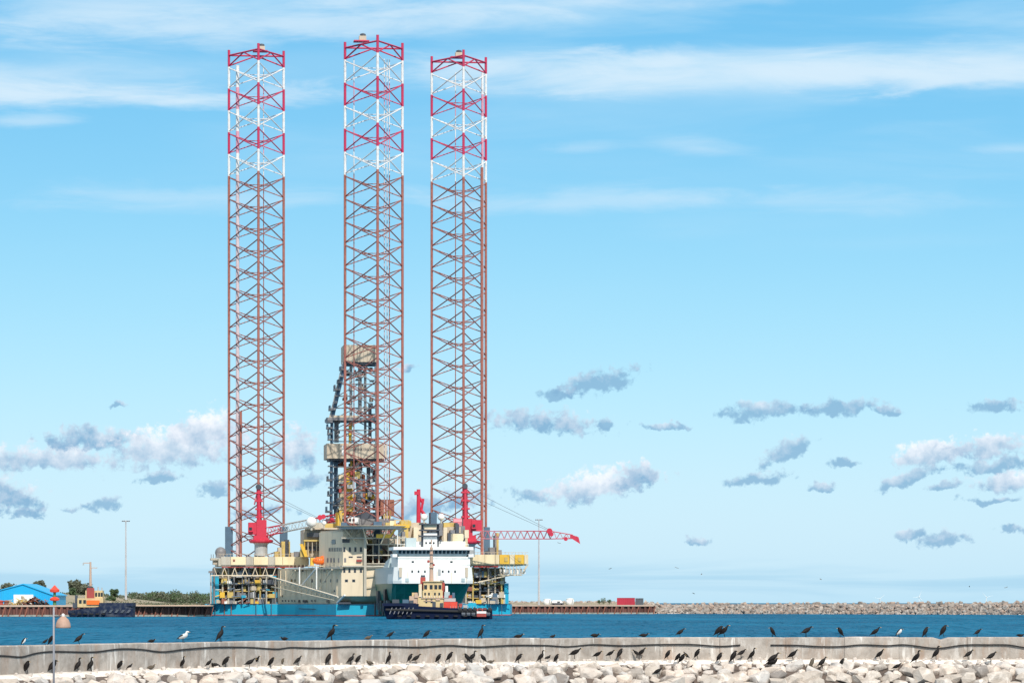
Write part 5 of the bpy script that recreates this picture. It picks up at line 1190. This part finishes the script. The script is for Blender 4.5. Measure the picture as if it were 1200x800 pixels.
def slz(d):
    for (a, za), (b_, zb) in zip(SLOPE, SLOPE[1:]):
        if d <= b_: return za+(zb-za)*(d-a)/(b_-a)
    return -2
for rowi, (d, sp_, s0) in enumerate(((.80, .46, .17), (1.12, .66, .31), (1.60, .74, .36), (2.12, .78, .38), (2.7, .8, .4))):
    x = PX(-40, 130)
    px = -420.0
    while px < 1640:
        Y = wallY(px); s = s0*r.uniform(.5, 1.35)
        cand.append((px, d+r.uniform(-.12, .12), s, rowi)); px += sp_*r.uniform(.62, 1.2)*(s/s0)**.7*F/Y
made = 0; rest = MB(); RVs = [rock_verts(200+i, 1, .16, 7) for i in range(14)]
cand.sort(key=lambda c: (c[3] > 3 or not -5 < c[0] < 1205, c[3]))
for (px, d, s, rowi) in cand:
    q = off(px, d); z = slz(d)+s*(.02 if rowi == 0 else .16)
    if (HOR+(HC-z-s)*F/q.y) > 800: continue
    sc_ = Vector((s*r.uniform(.9, 1.4), s*r.uniform(.8, 1.1), s*r.uniform(.62, .9))); rot = (r.uniform(-.35, .35), r.uniform(-.3, .3), r.uniform(0, 6.28))
    i = r.randrange(14)
    if made < 300:
        o = bpy.data.objects.new('stone', RM[i]); link(o, slope, (q.x, q.y, z)); o.scale = sc_; o.rotation_euler = rot; made += 1
    else:
        from mathutils import Euler
        mt = Euler(rot).to_matrix(); rest.add([Vector((q.x, q.y, z))+mt@Vector((v.x*sc_.x, v.y*sc_.y, v.z*sc_.z)) for v in RVs[i][0]], RVs[i][1])
if rest.v: o = rest.build('loose_stones', 'rock', slope, smooth=False); o['kind'] = 'stuff'
rs = MB()
for i in range(320):       # pebbles and chips between the boulders
    px = r.uniform(-40, 1240); d = r.uniform(.1, .9); q = off(px, d); s = r.uniform(.03, .10); z = slz(d)+s*.3
    vs, fs = RVs[r.randrange(14)]; rs.add([Vector((q.x, q.y, z))+v*s for v in vs], fs)
o = rs.build('stone_chips', 'rock', slope, smooth=False); o['kind'] = 'stuff'

# ---- lamp post in front of the wall
lY = 127; lxp = PX(63, lY); zb_ = 1.0
lp = tag(empty('lamp_post', (lxp, lY, zb_)), 'thin grey lamp post with a pale brown bell shade before the sea wall', 'lamp post')
MB().tube((lxp, lY, zb_-.6), (lxp, lY, PZ(711, lY)), .038, 10, .034).build('pole', 'mast_pole', lp, smooth=True)
MB().tube((lxp, lY, PZ(722, lY)), (PX(73, lY), lY, PZ(721.6, lY)), .028, 8).build('bracket', 'dark_steel', lp)
sx = PX(74, lY); rr_ = 9*lY/F
MB().lathe((sx, lY, PZ(735.5, lY)), [(rr_, 0), (rr_, .05), (rr_*.93, .17), (rr_*.72, .29), (rr_*.38, .38), (rr_*.14, .42)], 20).build('lamp_shade', 'lamp_shade', lp, smooth=True)
MB().lathe((sx, lY, PZ(721.8, lY)), [(.03, -.02), (.055, 0), (.055, .07), (.02, .1)], 10).build('finial', 'white_paint', lp)

# ================================================================== BIRDS
def bird_mesh(name, spine, legs, mats, white=None, n=8, nbeak=2):
    m = MB(); rings = []
    for (x, z, a, b_) in spine: rings.append((Vector((x, 0, z)), a, b_))
    R_ = []
    for k, (p, a, b_) in enumerate(rings):
        t_ = (rings[min(k+1, len(rings)-1)][0]-rings[max(k-1, 0)][0]).normalized(); nn = Vector((-t_.z, 0, t_.x))
        R_.append([p+nn*a*math.cos(2*math.pi*i/n)+Vector((0, b_*math.sin(2*math.pi*i/n), 0)) for i in range(n)])
    L_ = len(R_); base = len(m.f)
    m.loft(R_)
    for k in range(L_-1):
        for i in range(n):
            mi = 0
            if k >= L_-1-nbeak: mi = 1
            if white and k in white[0] and (not white[1] or i in white[1]): mi = 2
            m.mi[base+k*n+i] = mi
    for (x0, z0, x1) in legs:
        for s_ in (-.055, .055):
            m.tube((x0, s_, z0), (x1, s_, .02), .016, 5); m.add([(x1-.03, s_-.012, .0), (x1+.09, s_-.045, .0), (x1+.09, s_+.045, .0), (x1-.02, s_, .028)], [(0, 1, 2), (0, 1, 3), (1, 2, 3), (2, 0, 3)])
    return m.mesh(name, mats, Vector((0, 0, 0)), True)
CM = ['feather', 'beak', 'feather_white']
up = [(-.34, .05, .012, .03), (-.26, .14, .02, .06), (-.19, .24, .06, .075), (-.10, .36, .125, .11), (.0, .50, .15, .125), (.07, .63, .12, .105), (.10, .72, .07, .07), (.09, .80, .045, .045), (.09, .88, .042, .042), (.12, .945, .05, .045), (.17, .965, .045, .04), (.22, .955, .024, .022), (.29, .945, .014, .013), (.34, .93, .006, .006)]
hun = [(-.36, .06, .012, .03), (-.28, .17, .025, .07), (-.18, .30, .09, .09), (-.08, .46, .165, .14), (.02, .62, .18, .15), (.09, .76, .15, .13), (.13, .86, .10, .09), (.18, .92, .075, .065), (.24, .91, .05, .045), (.29, .89, .022, .02), (.36, .86, .013, .012), (.41, .83, .006, .006)]
lean = [(-.62, .22, .014, .035), (-.50, .30, .025, .075), (-.36, .38, .09, .10), (-.18, .48, .18, .16), (.02, .60, .20, .17), (.18, .72, .15, .13), (.28, .82, .085, .08), (.34, .91, .06, .055), (.41, .96, .06, .055), (.49, .95, .035, .03), (.57, .93, .018, .016), (.64, .90, .007, .007)]
sit = [(-.95, .28, .02, .05), (-.75, .34, .06, .14), (-.45, .42, .25, .25), (-.1, .46, .36, .34), (.25, .50, .34, .31), (.48, .62, .2, .19), (.56, .78, .13, .12), (.64, .88, .12, .11), (.76, .88, .07, .065), (.88, .85, .035, .03), (1.0, .82, .012, .012)]
gul = [(-.62, .36, .012, .04), (-.48, .38, .03, .08), (-.30, .44, .12, .13), (-.08, .52, .2, .18), (.14, .60, .2, .17), (.28, .72, .13, .11), (.32, .84, .09, .085), (.38, .93, .09, .08), (.46, .92, .06, .055), (.53, .90, .028, .022), (.60, .88, .02, .016), (.64, .86, .008, .008)]
BM = {'up': bird_mesh('cormorant_upright', up, [(-.02, .38, .0)], CM), 'hun': bird_mesh('cormorant_hunched', hun, [(-.03, .48, .0)], CM),
      'lean': bird_mesh('cormorant_leaning', lean, [(-.08, .48, .0)], CM), 'sit': bird_mesh('cormorant_sitting', sit, [(-.1, .2, .0)], CM),
      'wch': bird_mesh('cormorant_white_breast', hun, [(-.03, .48, .0)], CM, (range(2, 7), (3, 4, 5))),
      'gull': bird_mesh('gull_standing', gul, [(-.03, .45, .0)], CM, (list(range(2, 8)), (3, 4, 5) )),
      'bsit': bird_mesh('bird_sitting_brown', sit, [(-.1, .2, .0)], ['feather_brown', 'beak', 'feather_white']), 'bhun': bird_mesh('bird_hunched_brown', hun, [(-.03, .48, .0)], ['feather_brown', 'beak', 'feather_white'])}
for f_ in BM['gull'].polygons:          # white head
    if f_.center.z > .7 and f_.material_index == 0: f_.material_index = 2
TOP = [(35,8.5,'wch',1),(60,7,'lean',1),(66.5,10,'hun',1),(100,11,'lean',1),(184,5,'sit',1),(221.5,11.5,'gull',1),(265,16,'up',1),(339,5,'sit',-1),(394,16,'up',1),(437,5,'bsit',1),(462,9,'lean',1),(504,9.5,'hun',1),(569,14,'up',1),(612,5,'sit',1),(652,4,'sit',1),(701,5.5,'sit',1),(756,5,'sit',1),(799,9.5,'lean',1),(843,12.5,'hun',1),(851.5,12,'lean',1),(905.5,10.5,'hun',-1),(945,12,'lean',1),(985.5,10.5,'hun',-1),(1027,10,'lean',1),(1054,9.5,'wch',1),(1086,10.5,'hun',1),(1107,12.5,'hun',1),(1146,9.5,'lean',1),(1196,4,'sit',1)]
LOW = [(28,788,14,'hun',1),(58,788,14,'hun',1),(88.5,782,15,'up',1),(104,783,15,'up',1),(137,783,11,'hun',1),(149,781,7,'lean',1),(174,784,5.5,'bsit',1),(211,779.5,13,'up',1),(229,788,9,'lean',1),(249,778.5,6,'sit',-1),(261,779,12,'hun',1),(273,788,11,'lean',1),(297,780,11,'lean',1),(306.5,782,12,'hun',1),
 (329,778.5,8,'bhun',1),(347,779,10,'lean',1),(383,777.5,12,'hun',1),(408,777,12,'up',1),(417,776,10,'hun',1),(424,779,5.5,'bsit',-1),(448,778,13,'up',1),(467,782,10,'hun',1),(482,777,10,'lean',1),(507,777,10,'hun',1),(515,781,11.5,'hun',1),(540,776.5,10,'hun',-1),(547.5,776,13,'up',1),(559,776.5,10,'hun',-1),(567,776.5,4,'bsit',1),(600,776.5,10,'hun',1),(626,775.5,13,'up',1),(633,777,4,'sit',1),
 (644,776.5,9.5,'hun',1),(664,776.5,12,'lean',1),(689,777.5,10,'lean',1),(706,776,9,'lean',1),(717,776.5,11,'hun',1),(737,776,9,'lean',-1),(743,775.5,10.5,'lean',1),(755,797,9,'lean',1),(778,777.5,10,'hun',1),(787,781,10,'hun',1),(791,783,11,'hun',1),(799,777.5,8,'lean',-1),(795,793,8,'lean',1),(813,777,10.5,'hun',1),(837,780.5,10,'hun',1),(852.5,781.5,13,'hun',1),(864,776,10,'lean',1),(877,773.5,14,'up',1),
 (898,784,7,'sit',1),(902,783.5,12.5,'lean',1),(928,778,11,'lean',1),(949,788,11,'bhun',1),(961,788,12,'lean',1),(983,787,10,'hun',1),(1030,777.5,10.5,'lean',1),(1046,791,9,'lean',1),(1070,783,15,'up',1),(1095,777.5,14.5,'up',1),(1133,777.5,10.5,'lean',1),(1158,781,12,'lean',1)]
DESC = {'up': 'upright dark cormorant with raised neck', 'hun': 'dark cormorant standing with head drawn in', 'lean': 'dark cormorant leaning forward', 'sit': 'dark bird sitting low', 'wch': 'dark bird with white breast', 'gull': 'black-backed white gull', 'bsit': 'brown bird sitting low', 'bhun': 'brown bird standing with head drawn in'}
ORD = ['first','second','third','fourth','fifth','sixth','seventh','eighth','ninth','tenth','eleventh','twelfth','thirteenth','fourteenth','fifteenth','sixteenth','seventeenth','eighteenth','nineteenth','twentieth']
def ordn(i):
    if i < 20: return ORD[i]
    tens = {2: 'twenty', 3: 'thirty', 4: 'forty', 5: 'fifty', 6: 'sixty'}[(i+1)//10]
    return tens+('-'+ORD[(i+1) % 10-1] if (i+1) % 10 else '') + ('' if (i+1) % 10 else 'th')
def place_bird(kind, loc, hpx, face, label, group, r):
    nm = 'gull' if kind == 'gull' else 'cormorant' if kind in ('up', 'hun', 'lean', 'wch') else 'bird'
    o = bpy.data.objects.new(nm, BM[kind]); link(o, None, loc)
    s = hpx*loc[1]/F; s = s/(.97 if kind != 'sit' and kind != 'bsit' else 1.0)
    wd = r.uniform(1.12, 1.38)*(.8 if kind == 'lean' else 1); o.scale = (s*wd, s*wd*r.uniform(.95, 1.1), s); ang = r.uniform(-.7, .7)
    o.rotation_euler = (0, r.uniform(-.16, .16), ang if face > 0 else math.pi+ang)
    return tag(o, label, 'bird', group)
r = random.Random(21)
TOP.sort(); LOW.sort()
for i, (px, h, kd, fc) in enumerate(TOP):
    q = off(px, -.25); place_bird(kd, (q.x, q.y, WT-.005), h*1.12, fc, DESC[kd]+', '+ordn(i)+' from the left along the wall top', 'birds on top of the sea wall', r)
for i, (px, py, h, kd, fc) in enumerate(LOW):
    # distance from the slope surface the bird stands on
    best = None
    for k in range(60):
        d = .12+k*.04; q = off(px, d); z = slz(d); yy = HOR+(HC-z)*F/q.y
        if best is None or abs(yy-py) < best[0]: best = (abs(yy-py), q, z, d)
    _, q, z, d = best
    place_bird(kd, (q.x, q.y, z+(.0 if d < .5 else .20)), h*1.1, fc, DESC[kd]+', '+ordn(i)+' from the left at the wall foot', 'birds at the foot of the sea wall', r)
# far flying birds
wing = MB().add([(0, -.25, 0), (.0, .3, 0), (.5, .05, .22), (1.05, -.12, .1), (-.5, .05, .22), (-1.05, -.12, .1), (0, 0, -.1), (0, -.05, .1)], [(0, 2, 7), (2, 1, 7), (2, 3, 1), (0, 3, 2), (0, 7, 4), (4, 7, 1), (4, 1, 5), (0, 4, 5), (0, 6, 1), (0, 1, 6), (6, 2, 0), (6, 1, 2), (6, 0, 4), (6, 4, 1)]).mesh('flying_gull', 'feather_brown', Vector((0, 0, 0)))
for i, (px, py, lab) in enumerate(((793, 665, 'flying bird speck above the mole, highest of the group'), (822, 672.5, 'flying bird speck above the breakwater start'), (715, 666, 'flying bird speck left of the group above the mole'), (813, 695, 'flying bird speck low over the breakwater start'), (962, 678.5, 'flying bird speck above the middle of the breakwater'), (1179, 688, 'flying bird speck at far right above the breakwater'), (1136, 687, 'flying bird speck second from the right edge'), (655, 636, 'flying bird speck right of the rig crane boom'))):
    o = bpy.data.objects.new('flying_bird', wing); link(o, None, P(px, py, 600)); o.rotation_euler = (.2, .3*(-1)**i, i*1.3); o.scale = (.36, .36, .36); tag(o, lab, 'bird', 'birds flying over the harbour')
